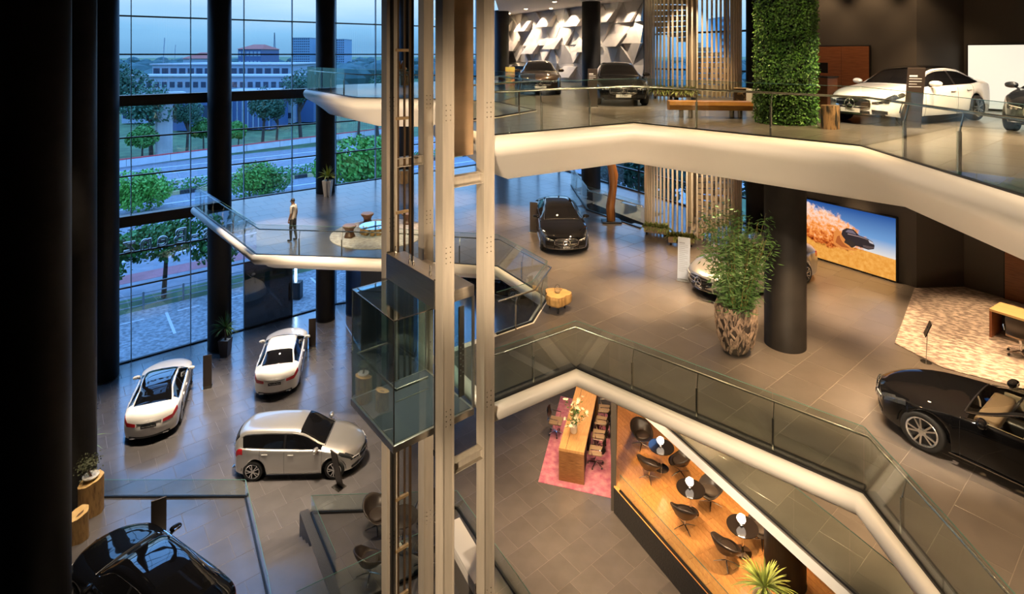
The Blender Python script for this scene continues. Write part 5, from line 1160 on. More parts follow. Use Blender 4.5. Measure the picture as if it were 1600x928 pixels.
for k in range(12):
    a = 2 * math.pi * k / 12; b0 = Vector((0.55 * math.cos(a), 0.40 * math.sin(a), 0.0)); q = MB(); q.tube([b0, b0 * 0.7 + Vector((rb.uniform(-0.1, 0.1), rb.uniform(-0.1, 0.1), 0.15)), b0 * 0.95 + Vector((0, 0, 0.30))], [0.09, 0.12, 0.07], 6); q.build('root', mat('gold_root', (0.36, 0.20, 0.07), 0.55, noise=0.4), t, smooth=True)
q = MB(); q.lathe([(0, 0.31), (0.62, 0.31), (0.62, 0.325), (0, 0.326)], 32); q.build('glass_top', glassmat('table_glass', (0.6, 0.75, 0.8), 0.12), t)
# ---- live-edge bench
b0 = at(1066, 182, 1.75); t = thing('log_bench', 'long golden live-edge bench on steel drum legs', 'bench', (5.45, 15.75, ZL), -0.12)
rnd = random.Random(4); rows = []; nb = 14
for i in range(nb + 1):
    x = -1.1 + 2.2 * i / nb; w1 = 0.24 + rnd.uniform(-0.02, 0.02); rows.append([(x, -w1, 0.46), (x, -w1 - 0.03, 0.36), (x, -w1 + 0.04, 0.22), (x, w1 - 0.04, 0.20), (x, w1 + 0.03, 0.34), (x, w1, 0.46), (x, -w1, 0.46)])
q = MB(); q.grid([r[::-1] for r in rows]); q.add(rows[0][:-1], [tuple(range(6))]); q.add(rows[-1][:-1], [tuple(range(5, -1, -1))]); q.build('seat_slab', mat('golden_log', (0.58, 0.30, 0.08), 0.35, col2=(0.36, 0.16, 0.04), nscale=3, stretch=(0.8, 5, 5)), t)
for x in (-0.75, -0.5, 0.6, 0.82):
    q = MB(); q.lathe([(0.07, 0), (0.07, 0.21)], 14, (x, 0, 0)); q.build('leg', M_rail, t)
# ---- irregular rug, desk and swivel chair at the right of the middle floor
M_shag = mat('mottled_shag_rug', (0.19, 0.150, 0.135), 0.95, col2=(0.50, 0.41, 0.36), nscale=4.6, stretch=(1.3, 2.3, 1), detail=14, bump=0.7, bscale=50, sheen=0.2, contrast=(0.42, 0.60))
rg = [at(1429, 451, 7.5).xy, at(1506, 449, 7.5).xy, Vector((15.6, 16.6)), Vector((16.6, 14.0)), Vector((13.6, 11.2)), at(1475, 576, 7.5).xy, at(1398, 537, 7.5).xy]
c = sum(rg, Vector((0, 0))) / len(rg); rgm = [Matrix.Rotation(0.5, 2) @ (p - c) for p in rg]; q = MB(); q.prism([tuple(p) for p in rgm], 0, 0.02); tag(q.build('shaped_rug', M_shag, loc=(c.x, c.y, ZM), rotz=-0.5), 'large angular mottled grey rug at the right wall', 'rug')
dp = at(1546, 527, 7.5); t = thing('office_desk', 'oak desk with a black panel side standing on the angular rug', 'desk', (dp.x, dp.y, ZM + 0.02), math.atan2(RD.y, RD.x))
q = MB(); q.bbox((1.0, 0.36, 0.72), (2.0, 0.78, 0.06), 0.006); q.build('desk_top', mat('oak_desktop', (0.55, 0.38, 0.17), 0.4, noise=0.12, nscale=3, stretch=(1, 14, 1)), t)
q = MB(); q.bbox((0.03, 0.36, 0.345), (0.06, 0.76, 0.69), 0.006); q.build('end_panel', M_walnut, t)
q = MB(); q.bbox((1.0, 0.70, 0.345), (1.9, 0.05, 0.69), 0.006); q.build('modesty_panel', M_black, t)
q = MB(); q.bbox((1.6, 0.34, 0.33), (0.45, 0.55, 0.62), 0.01); q.build('drawer_unit', M_black, t)
cc = Vector((dp.x, dp.y)) + RD * 0.8 - RN * 0.55; copy_tree(oc, (cc.x, cc.y, ZM + 0.02), math.atan2(RN.y, RN.x), 'swivel chair with chrome star base at the oak desk', 'office chairs')
p = at(1447, 566, 7.5); t = thing('sign_stand', 'slim tilted price stand at the edge of the angular rug', 'sign', p)
q = MB(); q.tube([(0, 0, 0), (0.08, 0.06, 0.85)], 0.010, 6); q.build('pole', M_rail, t); q = MB(); q.bbox((0.09, 0.07, 0.78), (0.02, 0.26, 0.36), 0.004, M=Matrix.Rotation(-0.5, 3, 'Z') @ Matrix.Rotation(0.35, 3, 'Y')); q.build('sign_plate', M_black, t); q = MB(); q.lathe([(0.12, 0), (0.12, 0.012), (0.0, 0.014)], 18); q.build('base', M_rail, t)
# ---- information totems
def totem(label, loc, rz, h=1.35, w_=0.34, tilt=0.0, m=None, lines=0, txt=None):
    t = thing('info_totem', label, 'sign', loc, rz, 'information totems')
    M = Matrix.Rotation(tilt, 3, 'Y'); q = MB(); q.bbox(M @ Vector((0, 0, h / 2 + 0.02)), (0.035, w_, h), 0.006, M=M); q.build('panel', m or mat('bronze_panel', (0.05, 0.038, 0.03), 0.3, metal=0.3), t)
    q = MB(); q.bbox((0.05, 0, 0.008), (0.34, w_ + 0.04, 0.016), 0.004); q.build('base_plate', M_rail, t)
    for k in range(lines):
        z = h * (0.88 - 0.045 * k); q = MB(); wl = w_ * (0.7 if k % 3 else 0.45); q.box(M @ Vector((0.0195, -w_ * 0.38 + wl / 2, z)), (0.002, wl, h * 0.010 if k else h * 0.03), M=M); q.build('print_line', M_letter if m is None else mat('grey_print', (0.30, 0.33, 0.40), 0.5), t)
    return t
p = at(324, 604, 14.4); totem('dark totem between the two white saloons', p, -1.2, 1.35)
p = at(488, 541, 14.4); totem('dark totem beside the rear white saloon', p, -1.3, 1.35)
p = at(248, 838, 13.2); totem('leaning dark totem behind the black car', (p.x, p.y, ZP), -1.0, 1.15, 0.36, 0.16)
p = at(533, 756, 14.4); totem('slanted dark totem in front of the silver hatchback', (p.x, p.y - 0.1, 0), -2.2, 1.3, 0.34, 0.2)
p = at(834, 361, 7.5); totem('dark totem with a bright top beside the black saloon', p, -1.9, 1.2)
p = at(1068, 437, 7.5); totem('pale tilted totem with lines of print beside the silver saloon', p, -2.0, 1.35, 0.40, -0.12, mat('pale_blue_panel', (0.50, 0.56, 0.66), 0.3), 16)
p = at(926, 167, 1.75); totem('bronze totem left of the black saloon on the top floor', p, -1.7, 1.25, 0.32, 0, None, 4)
p = at(1425, 199, 1.75); totem('tall dark tilted totem before the white saloon on the top floor', p, -1.9, 1.45, 0.36, 0.22, None, 5)
p = at(797, 150, 1.75); totem('bright coloured totem at the left end of the top floor', p, -1.5, 1.2, 0.4, 0, mat('red_yellow_poster', (0.55, 0.12, 0.05), 0.5, col2=(0.45, 0.5, 0.1), nscale=3))
# ---- wooden sculpture pole
p = at(955, 347, 7.5); t = thing('wood_pole', 'twisted orange tree-trunk pole on a black square base', 'sculpture', p)
q = MB(); q.bbox((0, 0, 0.04), (0.85, 0.60, 0.08), 0.01); q.build('base', M_black, t)
q = MB(); q.tube([(0, 0, 0.08), (-0.04, 0, 0.7), (0.08, 0, 1.5), (0.10, 0, 2.1), (-0.04, 0, 2.8), (0.0, 0, 3.6), (0.03, 0, 4.55)], [0.19, 0.20, 0.17, 0.21, 0.19, 0.17, 0.16], 14); q.build('trunk', mat('polished_trunk', (0.40, 0.17, 0.045), 0.4, col2=(0.22, 0.08, 0.02), nscale=2.5, stretch=(4, 4, 0.5)), t, smooth=True)
# ---- slatted round stair
SC = Vector((7.9, 25.0)); t = thing('slatted_stair', 'round timber stair screened by tall pale slats', 'staircase', (SC.x, SC.y, ZM))
sl = MB(); sl.box((0, 0, (17.3 - ZM) / 2), (0.07, 0.06, 17.3 - ZM)); slm = None
for k in range(76):
    a = math.radians(135 + k * 5.6)
    if a > math.radians(135 + 250): break
    if slm is None: o = sl.build('slat', M_oak, t); slm = o.data
    else: o = share('slat', slm, t)
    o.location = (2.0 * math.cos(a), 2.0 * math.sin(a), 0); o.rotation_euler = (0, 0, a)
def wedge(a0, a1, z, r0=0.24, r1=1.92, th=0.20):
    q = MB(); pts = [(r0 * math.cos(a0), r0 * math.sin(a0)), (r1 * math.cos(a0), r1 * math.sin(a0)), (r1 * math.cos((a0 + a1) / 2), r1 * math.sin((a0 + a1) / 2)), (r1 * math.cos(a1), r1 * math.sin(a1)), (r0 * math.cos(a1), r0 * math.sin(a1))]
    q.prism(pts, z - th, z); return q
nst = 46
for k in range(nst):
    a0 = math.radians(250 + k * 15.6); z = 0.23 * (k + 1) * 1.0
    if ZM + z > 17.2: break
    wedge(a0, a0 + math.radians(17), z).build('tread', mat('oak_tread', (0.58, 0.43, 0.26), 0.45, noise=0.15, nscale=4), t)
q = MB(); q.lathe([(0.26, 0), (0.26, 17.3 - ZM)], 24); q.build('newel', mat('timber_newel', (0.48, 0.36, 0.22), 0.5), t)
def planter(label, loc, rz, L_, seed):
    t = thing('planter_box', label, 'planter', loc, rz, 'leafy planter boxes at the stair foot'); rnd = random.Random(seed)
    q = MB(); q.bbox((0, 0, 0.21), (L_, 0.30, 0.22), 0.01); q.build('box', mat('weathered_box', (0.30, 0.23, 0.17), 0.7), t)
    for s in (-0.4, 0.4):
        q = MB(); q.box((s * L_, 0, 0.05), (0.08, 0.26, 0.10)); q.build('foot', M_black, t)
    q = MB()
    for k in range(7): blades(q, 38, 0.32, 0.11, 0.28, rnd, 0.7, (0.2, 1.4), (-L_ / 2 + L_ * (k + 0.5) / 7, 0))
    q.build('leaves', mat('pothos_leaf', (0.14, 0.22, 0.05), 0.45, col2=(0.34, 0.34, 0.12), nscale=5), t)
p = at(1026, 367, 7.5); planter('leafy planter box left at the stair foot on the middle floor', p, -0.45, 0.95, 1)
p = at(1064, 383, 7.5); planter('leafy planter box right at the stair foot on the middle floor', p, -0.30, 0.95, 2)
p = at(1036, 154, 1.75); planter('leafy planter box left at the stair foot on the top floor', p, -0.2, 0.75, 3)
p = at(1070, 156, 1.75); planter('leafy planter box right at the stair foot on the top floor', p, 0.1, 0.85, 4)
# ---- wall panels and screens on the right walls
ra = math.atan2(RD.y, RD.x)
M_scr = bpy.data.materials.new('desert_video'); M_scr.use_nodes = True
def video(m):
    T = m.node_tree; N = T.nodes; L = T.links; N.clear(); o = N.new('ShaderNodeOutputMaterial'); em = N.new('ShaderNodeEmission'); em.inputs[1].default_value = 0.30; L.new(em.outputs[0], o.inputs[0])
    tcn = N.new('ShaderNodeTexCoord'); sep = N.new('ShaderNodeSeparateXYZ'); L.new(tcn.outputs['Generated'], sep.inputs[0])     # x: 0..1 left to right, z: 0..1 up
    def ramp(src, stops):
        r = N.new('ShaderNodeValToRGB'); r.color_ramp.elements[0].position = stops[0][0]; r.color_ramp.elements[0].color = (*stops[0][1], 1); r.color_ramp.elements[1].position = stops[-1][0]; r.color_ramp.elements[1].color = (*stops[-1][1], 1)
        for p_, c_ in stops[1:-1]: e_ = r.color_ramp.elements.new(p_); e_.color = (*c_, 1)
        L.new(src, r.inputs[0]); return r.outputs[0]
    def math_(op, a, b=None, c_=None):
        n = N.new('ShaderNodeMath'); n.operation = op
        for i, v in enumerate((a, b, c_)):
            if v is None: continue
            if isinstance(v, (int, float)): n.inputs[i].default_value = v
            else: L.new(v, n.inputs[i])
        return n.outputs[0]
    def mixc(f, a, b):
        n = N.new('ShaderNodeMix'); n.data_type = 'RGBA'; L.new(f, n.inputs[0]); L.new(a, n.inputs[6]); L.new(b, n.inputs[7]); return n.outputs[2]
    X, Z = sep.outputs['X'], sep.outputs['Z']
    sky = ramp(Z, [(0.35, (0.75, 0.70, 0.65)), (0.6, (0.16, 0.33, 0.62)), (1.0, (0.02, 0.08, 0.30))])
    def noise(scale, det=6):
        n = N.new('ShaderNodeTexNoise'); n.inputs['Scale'].default_value = scale; n.inputs['Detail'].default_value = det; n.inputs['Roughness'].default_value = 0.65
        mp_ = N.new('ShaderNodeMapping'); mp_.inputs['Scale'].default_value = (1.8, 1, 1); L.new(tcn.outputs['Generated'], mp_.inputs[0]); L.new(mp_.outputs[0], n.inputs['Vector']); return n.outputs['Fac']
    sandn = noise(14); sand = ramp(sandn, [(0.3, (0.70, 0.26, 0.03)), (0.7, (0.95, 0.46, 0.10))])
    dune = math_('ADD', math_('MULTIPLY', X, -0.06), 0.40); fs = math_('LESS_THAN', Z, dune); pic = mixc(fs, sky, sand)
    # dust plume
    dx = math_('SUBTRACT', X, 0.36); dz = math_('SUBTRACT', math_('ADD', Z, math_('MULTIPLY', X, 0.30)), 0.70); d2 = math_('ADD', math_('MULTIPLY', math_('MULTIPLY', dx, dx), 4.0), math_('MULTIPLY', math_('MULTIPLY', dz, dz), 5.5))
    pl = math_('SUBTRACT', math_('MULTIPLY', noise(5.5, 9), 1.5), math_('ADD', d2, 0.12)); fp_ = math_('MULTIPLY', pl, 6.0); cl = N.new('ShaderNodeClamp'); L.new(fp_, cl.inputs[0])
    dust = ramp(math_('ADD', math_('MULTIPLY', noise(14, 10), 0.75), math_('MULTIPLY', Z, 0.42)), [(0.40, (0.10, 0.015, 0.004)), (0.50, (0.55, 0.10, 0.015)), (0.60, (0.95, 0.33, 0.07)), (0.72, (0.95, 0.62, 0.45)), (0.84, (0.80, 0.66, 0.72))]); pic = mixc(cl.outputs[0], pic, dust)
    L.new(pic, em.inputs[0])
video(M_scr)
SW_, SH_ = 4.0, 2.05; t = thing('video_wall', 'large lit video screen of a car throwing up desert sand', 'screen', (*rp2(-1.0, -0.02), ZM), ra)
q = MB(); q.bbox((SW_ / 2, -0.06, 0.06 + SH_ / 2), (SW_ + 0.08, 0.10, SH_ + 0.08), 0.01); q.build('screen_frame', M_black, t)
q = MB(); q.box((SW_ / 2, -0.118, 0.06 + SH_ / 2), (SW_, 0.012, SH_)); q.build('screen_face', M_scr, t)
sf = [c for c in t.children if c.name.startswith('screen_face')][0]
def pic(poly, col, k):
    q = MB(); q.add([(u * SW_, -0.1245 - 0.0006 * k, 0.06 + v * SH_) for u, v in poly], [tuple(range(len(poly)))]); q.build('screen_image', mat('video_tone_%d' % k, (0, 0, 0), 0.6, emit=col, estr=0.30), sf)
pic([(0.555, 0.44), (0.575, 0.60), (0.61, 0.655), (0.67, 0.66), (0.715, 0.585), (0.785, 0.565), (0.825, 0.535), (0.84, 0.48), (0.835, 0.42), (0.79, 0.385), (0.70, 0.395), (0.62, 0.37)], (0.018, 0.014, 0.02), 1)
pic([(0.60, 0.585), (0.622, 0.635), (0.664, 0.64), (0.695, 0.585)], (0.16, 0.13, 0.17), 2)
pic([(0.79, 0.55), (0.828, 0.525), (0.832, 0.495), (0.80, 0.505)], (0.55, 0.50, 0.52), 3)
pic([(0.745, 0.44), (0.836, 0.455), (0.832, 0.43), (0.79, 0.398), (0.75, 0.405)], (0.09, 0.06, 0.06), 4)
pic([(0.62, 0.57), (0.72, 0.572), (0.785, 0.555), (0.79, 0.545), (0.72, 0.555), (0.62, 0.552)], (0.30, 0.20, 0.20), 5)
pic([(0.585, 0.40), (0.60, 0.45), (0.64, 0.47), (0.675, 0.44), (0.685, 0.385), (0.66, 0.345), (0.62, 0.34), (0.59, 0.36)], (0.03, 0.02, 0.018), 6)
pic([(0.50, 0.32), (0.50, 0.52), (0.53, 0.60), (0.56, 0.56), (0.575, 0.50), (0.60, 0.45), (0.59, 0.40), (0.63, 0.37), (0.66, 0.33), (0.70, 0.315), (0.62, 0.285), (0.55, 0.28)], (0.72, 0.24, 0.05), 7)
pic([(0.515, 0.36), (0.53, 0.47), (0.55, 0.50), (0.56, 0.44), (0.575, 0.40), (0.60, 0.36), (0.64, 0.325), (0.57, 0.31)], (0.42, 0.10, 0.02), 8)
t = thing('walnut_panel', 'walnut wall panel with black edging behind the white saloon', 'wall panel', (*rp2(-0.6, -0.02), ZL), ra)
for k in range(3):
    q = MB(); q.bbox((0.46 + 0.92 * k, -0.05, 1.02), (0.91, 0.06, 2.02), 0.004); q.build('veneer_board', M_walnut, t)
q = MB(); q.bbox((1.38, -0.03, 1.03), (2.82, 0.05, 2.08), 0.004); q.build('backing', M_black, t)
R2D = (Vector((21.5, 8.5)) - Vector((14.6, 18.4))).normalized(); R2N = Vector((-R2D.y, R2D.x)); r2a = math.atan2(R2D.y, R2D.x)
t = thing('projection_screen', 'large pale lit screen at the upper right', 'screen', (14.6 + R2D.x * 0.1 - R2N.x * 0.03, 18.4 + R2D.y * 0.1 - R2N.y * 0.03, ZL), r2a)
q = MB(); q.bbox((1.9, -0.04, 1.05), (3.8, 0.06, 2.06), 0.006); q.build('screen_frame', M_black, t); q = MB(); q.box((1.9, -0.075, 1.05), (3.72, 0.012, 1.98)); q.build('screen_face', mat('lit_pale_screen', (0.8, 0.78, 0.7), 0.5, emit=(1.0, 0.92, 0.76), estr=0.26), t)
t = thing('walnut_panel', 'walnut wall panel behind the oak desk on the middle floor', 'wall panel', (14.6 + R2D.x * 1.05 - R2N.x * 0.03, 18.4 + R2D.y * 1.05 - R2N.y * 0.03, ZM), r2a)
for k in range(4):
    q = MB(); q.bbox((0.5 + 1.0 * k, -0.05, 1.02), (0.99, 0.06, 2.02), 0.004); q.build('veneer_board', M_walnut, t)
q = MB(); q.bbox((2.0, -0.03, 1.03), (4.06, 0.05, 2.08), 0.004); q.build('backing', M_black, t)
# service desk and monitor by the upper walnut panel
p = at(1284, 168, 1.75); t = thing('service_desk', 'walnut service counter half hidden by the foliage column', 'desk', (p.x - 0.1, p.y, ZL), ra)
q = MB(); q.bbox((0, 0, 0.5), (0.9, 0.6, 1.0), 0.01); q.build('counter_body', M_walnut, t); q = MB(); q.bbox((0, 0, 1.02), (0.96, 0.66, 0.04), 0.008); q.build('counter_top', M_black, t)
t = thing('monitor', 'black monitor on the walnut service counter', 'monitor', (p.x - 0.1, p.y, ZL + 1.04), ra + 0.2); q = MB(); q.bbox((0, 0, 0.27), (0.55, 0.03, 0.34), 0.008); q.build('screen', M_black, t); q = MB(); q.bbox((0, 0.02, 0.05), (0.06, 0.04, 0.12), 0.005); q.bbox((0, 0, 0.006), (0.24, 0.16, 0.012), 0.004); q.build('stand', M_black, t)
q = MB(); q.bbox((0, 0, 0.52), (1.6, 0.6, 1.04), 0.01); t = thing('counter', 'low dark counter at the foot of the faceted wall', 'counter', (0.9, 32.5, ZL), -0.8); q.build('counter_body', mat('navy_counter', (0.02, 0.02, 0.04), 0.4), t); q = MB(); q.bbox((0, 0, 1.06), (1.66, 0.66, 0.04), 0.008); q.build('counter_top', M_black, t)
# white lit counter behind the lift posts at the bottom
t = thing('white_counter', 'bright white counter below the lift behind glass', 'counter', (-1.22, 14.2, ZP), math.radians(-60))
q = MB(); q.bbox((0.2, 0, 1.0), (1.9, 0.50, 0.07), 0.01); q.build('counter_top', M_white, t); q = MB(); q.bbox((0.2, 0.02, 0.48), (1.8, 0.40, 0.96), 0.01); q.build('counter_body', mat('counter_body_grey', (0.14, 0.13, 0.12), 0.5), t)
q = MB(); q.bbox((0.2, -0.24, 0.87), (1.9, 0.03, 0.20), 0.006); q.build('apron', M_white, t)
# ---- ceiling downlights that show
for i, (x, y) in enumerate([(-0.2, 41.0), (0.9, 37.0), (2.5, 36.5), (2.4, 32.0), (4.2, 33.4)]):
    t = thing('ceiling_downlight', 'small bright ceiling downlight before the faceted wall, ' + ['leftmost and farthest', 'second from the left', 'third from the left', 'nearest the camera', 'just right of the dark column'][i], 'downlight', (x, y, 17.35), group='ceiling downlights'); q = MB(); q.lathe([(0.10, -0.012), (0.12, -0.012), (0.12, 0.0), (0.10, 0.0), (0.10, -0.012)], 16, closed=True); q.build('ring', M_white, t); q = MB(); q.lathe([(0, -0.008), (0.10, -0.008)], 16); q.build('lamp_face', mat('downlight_glow', (1, 0.9, 0.7), 0.5, emit=(1, 0.85, 0.6), estr=14), t)

# ================================================================== PERSON
def person(loc, rz):
    t = thing('person', 'man in a pale t-shirt and dark trousers standing side-on behind the glass', 'person', loc, rz)
    sk = mat('skin', (0.30, 0.17, 0.11), 0.55); S_ = 0.985
    # local frame: +x is where the person faces
    J = [(0, 0, 0.93), (0.0, 0, 1.10), (-0.01, 0, 1.28), (-0.01, 0, 1.41), (0.0, 0, 1.49), (0.02, 0, 1.56), (0.025, 0, 1.63)]
    V = list(J); Rr = [(0.15, 0.105), (0.14, 0.095), (0.155, 0.105), (0.10, 0.075), (0.052, 0.052), (0.075, 0.085), (0.068, 0.078)]; E = [(i, i + 1) for i in range(6)]
    def chain(start, pts, rads):
        prev = start
        for p, r in zip(pts, rads): V.append(p); Rr.append((r, r) if not isinstance(r, tuple) else r); E.append((prev, len(V) - 1)); prev = len(V) - 1
    for s, fx in ((1, 0.05), (-1, -0.07)):
        chain(0, [(0, s * 0.095, 0.86), (0.5 * fx + 0.02, s * 0.10, 0.48), (fx - 0.01, s * 0.10, 0.11), (fx - 0.02, s * 0.10, 0.045), (fx + 0.14, s * 0.115, 0.035)], [0.092, 0.066, 0.046, 0.045, 0.035])
    for s, hx in ((1, 0.03), (-1, -0.02)):
        chain(3, [(-0.01, s * 0.17, 1.385), (-0.03, s * 0.22, 1.13), (hx + 0.02, s * 0.225, 0.90), (hx + 0.03, s * 0.225, 0.84)], [0.062, 0.045, 0.032, 0.036])
    me = bpy.data.meshes.new('body'); me.from_pydata(V, E, []); o = bpy.data.objects.new('body', me); link(o, t)
    m = o.modifiers.new('skin', 'SKIN'); m.use_smooth_shade = True
    for i, sv in enumerate(me.skin_vertices[0].data): sv.radius = Rr[i]; sv.use_root = (i == 0)
    o.modifiers.new('sub', 'SUBSURF').levels = 2; o.modifiers['sub'].render_levels = 2
    bpy.context.view_layer.update(); m2 = bpy.data.meshes.new_from_object(o.evaluated_get(bpy.context.evaluated_depsgraph_get())); bpy.data.objects.remove(o)
    shirt = mat('pale_tshirt', (0.45, 0.42, 0.38), 0.8); trs = mat('charcoal_trousers', (0.06, 0.06, 0.065), 0.8); shoe = mat('dark_shoes', (0.04, 0.035, 0.03), 0.6); hair = mat('black_hair', (0.008, 0.007, 0.006), 0.6)
    m2.materials.clear()
    for mm in (sk, shirt, trs, shoe): m2.materials.append(mm)
    for p in m2.polygons:
        z = p.center.z; y = abs(p.center.y); p.use_smooth = True
        p.material_index = 0 if (z > 1.455 or (y > 0.17 and z < 1.16)) else (1 if z > 0.91 else (3 if z < 0.085 else 2))
    b = bpy.data.objects.new('body', m2); link(b, t)
    # head details
    q = MB(); q.lathe([(0.0, 0.06), (0.055, 0.035), (0.078, -0.01), (0.080, -0.05), (0.074, -0.07)], 16, (0.012, 0, 1.655)); q.build('hair', hair, b, smooth=True)
    q = MB(); q.tube([(0.105, 0, 1.60), (0.125, 0, 1.575), (0.10, 0, 1.565)], [0.008, 0.014, 0.010], 6); q.build('nose', sk, b, smooth=True)
    for s in (1, -1):
        q = MB(); q.lathe([(0.0, -0.006), (0.010, 0), (0.0, 0.006)], 8, (0.095, s * 0.032, 1.605), axis='X'); q.build('eye', M_black, b)
        q = MB(); q.lathe([(0.0, -0.012), (0.022, -0.006), (0.026, 0.0), (0.0, 0.004)], 10, (0.015, s * 0.082, 1.585), axis='Y'); q.build('ear', sk, b, smooth=True)
        hx = 0.03 if s > 0 else -0.02
        for k in range(4):
            q = MB(); x = hx + 0.055 - 0.018 * k; q.tube([(x, s * 0.225, 0.83), (x + 0.004, s * 0.222, 0.785), (x + 0.008, s * 0.210, 0.745 + 0.008 * abs(k - 1.3))], [0.010, 0.009, 0.007], 6); q.build('finger', sk, b, smooth=True)
        q = MB(); q.tube([(hx + 0.05, s * 0.215, 0.855), (hx + 0.075, s * 0.205, 0.82), (hx + 0.078, s * 0.20, 0.79)], [0.011, 0.010, 0.008], 6); q.build('thumb', sk, b, smooth=True)
    q = MB(); q.tube([(0.098, -0.02, 1.545), (0.103, 0, 1.543), (0.098, 0.02, 1.545)], 0.006, 5); q.build('mouth', mat('lips', (0.22, 0.09, 0.07), 0.5), b)
    return t
p = at(458, 376, 7.5); person((p.x, p.y, ZM), math.pi - 0.15)
# ================================================================== OUTDOORS
ZO = -0.35
def wq(t_, n): p = W0 + WD * t_ + WN * n; return (p.x, p.y)
def strip(name, n0, n1, t0, t1, z, m, label=None):
    q = MB(); q.prism([wq(t0, n0), wq(t1, n0), wq(t1, n1), wq(t0, n1)], z - 0.2, z); o = q.build(name, m); return struct(o)
M_grass = mat('grass', (0.075, 0.13, 0.05), 0.9, noise=0.4, nscale=0.6); M_asph = mat('asphalt', (0.20, 0.205, 0.23), 0.85, noise=0.15, nscale=1.5); M_cob = mat('cobble_paving', (0.30, 0.31, 0.32), 0.8, noise=0.45, nscale=5, bump=0.8, bscale=6)
M_mark = mat('road_paint', (0.70, 0.70, 0.70), 0.7); M_pinkroad = mat('red_lane', (0.34, 0.12, 0.13), 0.85, noise=0.2, nscale=1)
q = MB(); q.prism([(-1500, -200), (-1500, 3500), (2500, 3500), (2500, -200), (21, -200), (24, 8.5), (12, 27), (1.5, 45), (-1.5, 41.5), (-22, 25.5), (-20, 12), (-16, -200)], ZO - 0.6, ZO - 0.25); struct(q.build('ground_outdoors', M_grass))
strip('driveway', 0.25, 6.4, -12, 60, ZO + 0.2, M_cob)
strip('verge', 6.4, 9.3, -30, 70, ZO - 0.05, M_grass)
strip('service_road', 9.3, 21.0, -60, 120, ZO - 0.15, M_asph)
strip('red_lane', 12.5, 14.2, -60, 120, ZO - 0.14, M_pinkroad)
strip('verge_outer', 21.0, 23.5, -80, 160, ZO - 0.05, mat('pavement', (0.24, 0.24, 0.25), 0.9, noise=0.2, nscale=1))
strip('road', 23.5, 60.0, -160, 260, ZO - 0.2, M_asph)
strip('median', 38.0, 40.0, -160, 260, ZO + 0.0, mat('median_soil', (0.06, 0.09, 0.03), 0.9))
for n_ in (29.5, 34.0, 46.0, 51.0, 55.5): strip('lane_line', n_, n_ + 0.22, -140, 220, ZO - 0.19, M_mark)
strip('lane_line', 17.2, 17.4, -60, 100, ZO - 0.135, M_mark)
for k in range(11):
    t0 = -2.5 + 2.7 * k
    q = MB(); q.prism([wq(t0, 2.1), wq(t0 + 0.14, 2.1), wq(t0 + 0.14, 5.2), wq(t0, 5.2)], ZO + 0.2, ZO + 0.205); tag(struct(q.build('bay_line', M_mark)))
    q = MB(); q.prism([wq(t0 + 0.6, 5.0), wq(t0 + 1.7, 5.0), wq(t0 + 1.7, 5.12), wq(t0 + 0.6, 5.12)], ZO + 0.2, ZO + 0.205); struct(q.build('bay_line', M_mark))
# kerb blocks of the median, alternately pale and dark
t = struct(thing('kerb', 'striped kerb of the road median', 'kerb'))
for k in range(60):
    c = wq(-30 + 1.5 * k, 37.8); q = MB(); q.box((c[0], c[1], ZO), (1.45, 0.25, 0.4), math.atan2(WD.y, WD.x)); q.build('kerb_block', mat('kerb_pale', (0.55, 0.48, 0.25), 0.8) if k % 2 else mat('kerb_dark', (0.04, 0.04, 0.04), 0.8), t)
# fence beside the driveway
t = thing('steel_fence', 'low tubular fence between driveway and planted verge', 'fence', (*wq(-6, 6.5), ZO + 0.2), math.atan2(WD.y, WD.x))
for k in range(17):
    q = MB(); q.bbox((2.0 * k, 0, 0.5), (0.10, 0.10, 1.0), 0.01); q.build('post', mat('galvanised', (0.35, 0.37, 0.38), 0.4, metal=0.6), t)
for z in (0.25, 0.58, 0.92):
    q = MB(); q.tube([(0, 0, z), (32, 0, z)], 0.035, 6); q.build('rail', mat('galvanised', (0, 0, 0)), t)
# trees
def leaf_cloud(seed, n, blobs, size):
    r = random.Random(seed); q = MB()
    for k in range(n):
        c, R = blobs[r.randrange(len(blobs))]; d = Vector((r.gauss(0, 1), r.gauss(0, 1), r.gauss(0, 0.8))).normalized(); p = Vector(c) + d * R * r.uniform(0.55, 1.0) ** 0.5
        u = (d + Vector((r.gauss(0, 0.6), r.gauss(0, 0.6), r.gauss(0, 0.6)))).normalized(); a = u.orthogonal().normalized(); b = u.cross(a); s = size * r.uniform(0.6, 1.3)
        q.add([p - a * s, p - b * s * 0.6, p + a * s, p + b * s * 0.6], [(0, 1, 2, 3)])
    return q
def tree_mesh(seed, H, R, leaf, n=1700, size=0.16, name='tree'):
    r = random.Random(seed); blobs = []
    for k in range(9): a = r.uniform(0, 6.28); rr_ = R * r.uniform(0.1, 0.62); blobs.append(((rr_ * math.cos(a), rr_ * math.sin(a), H - R * r.uniform(0.35, 1.05)), R * r.uniform(0.35, 0.55)))
    q = MB(); q.tube([(0, 0, 0), (0.03 * H * r.uniform(-1, 1), 0.02 * H, H * 0.45), (0, 0, H - R * 0.8)], [0.035 * H * 0.8, 0.025 * H * 0.8, 0.01 * H], 7)
    for b in blobs[:6]: q.tube([(0, 0.01 * H, H * 0.42), Vector(b[0]) * 0.6 + Vector((0, 0, H * 0.2)), b[0]], [0.012 * H, 0.008 * H, 0.004 * H], 5)
    return leaf_cloud(seed + 50, n, blobs, size), q
LEAFS = [mat('street_leaf', (0.07, 0.24, 0.04), 0.6, objvar=0.2), mat('dark_leaf', (0.035, 0.11, 0.06), 0.6, objvar=0.2), mat('fresh_leaf', (0.12, 0.36, 0.04), 0.6, objvar=0.15)]
M_trunk = mat('street_trunk', (0.06, 0.045, 0.035), 0.9)
TREE = {}
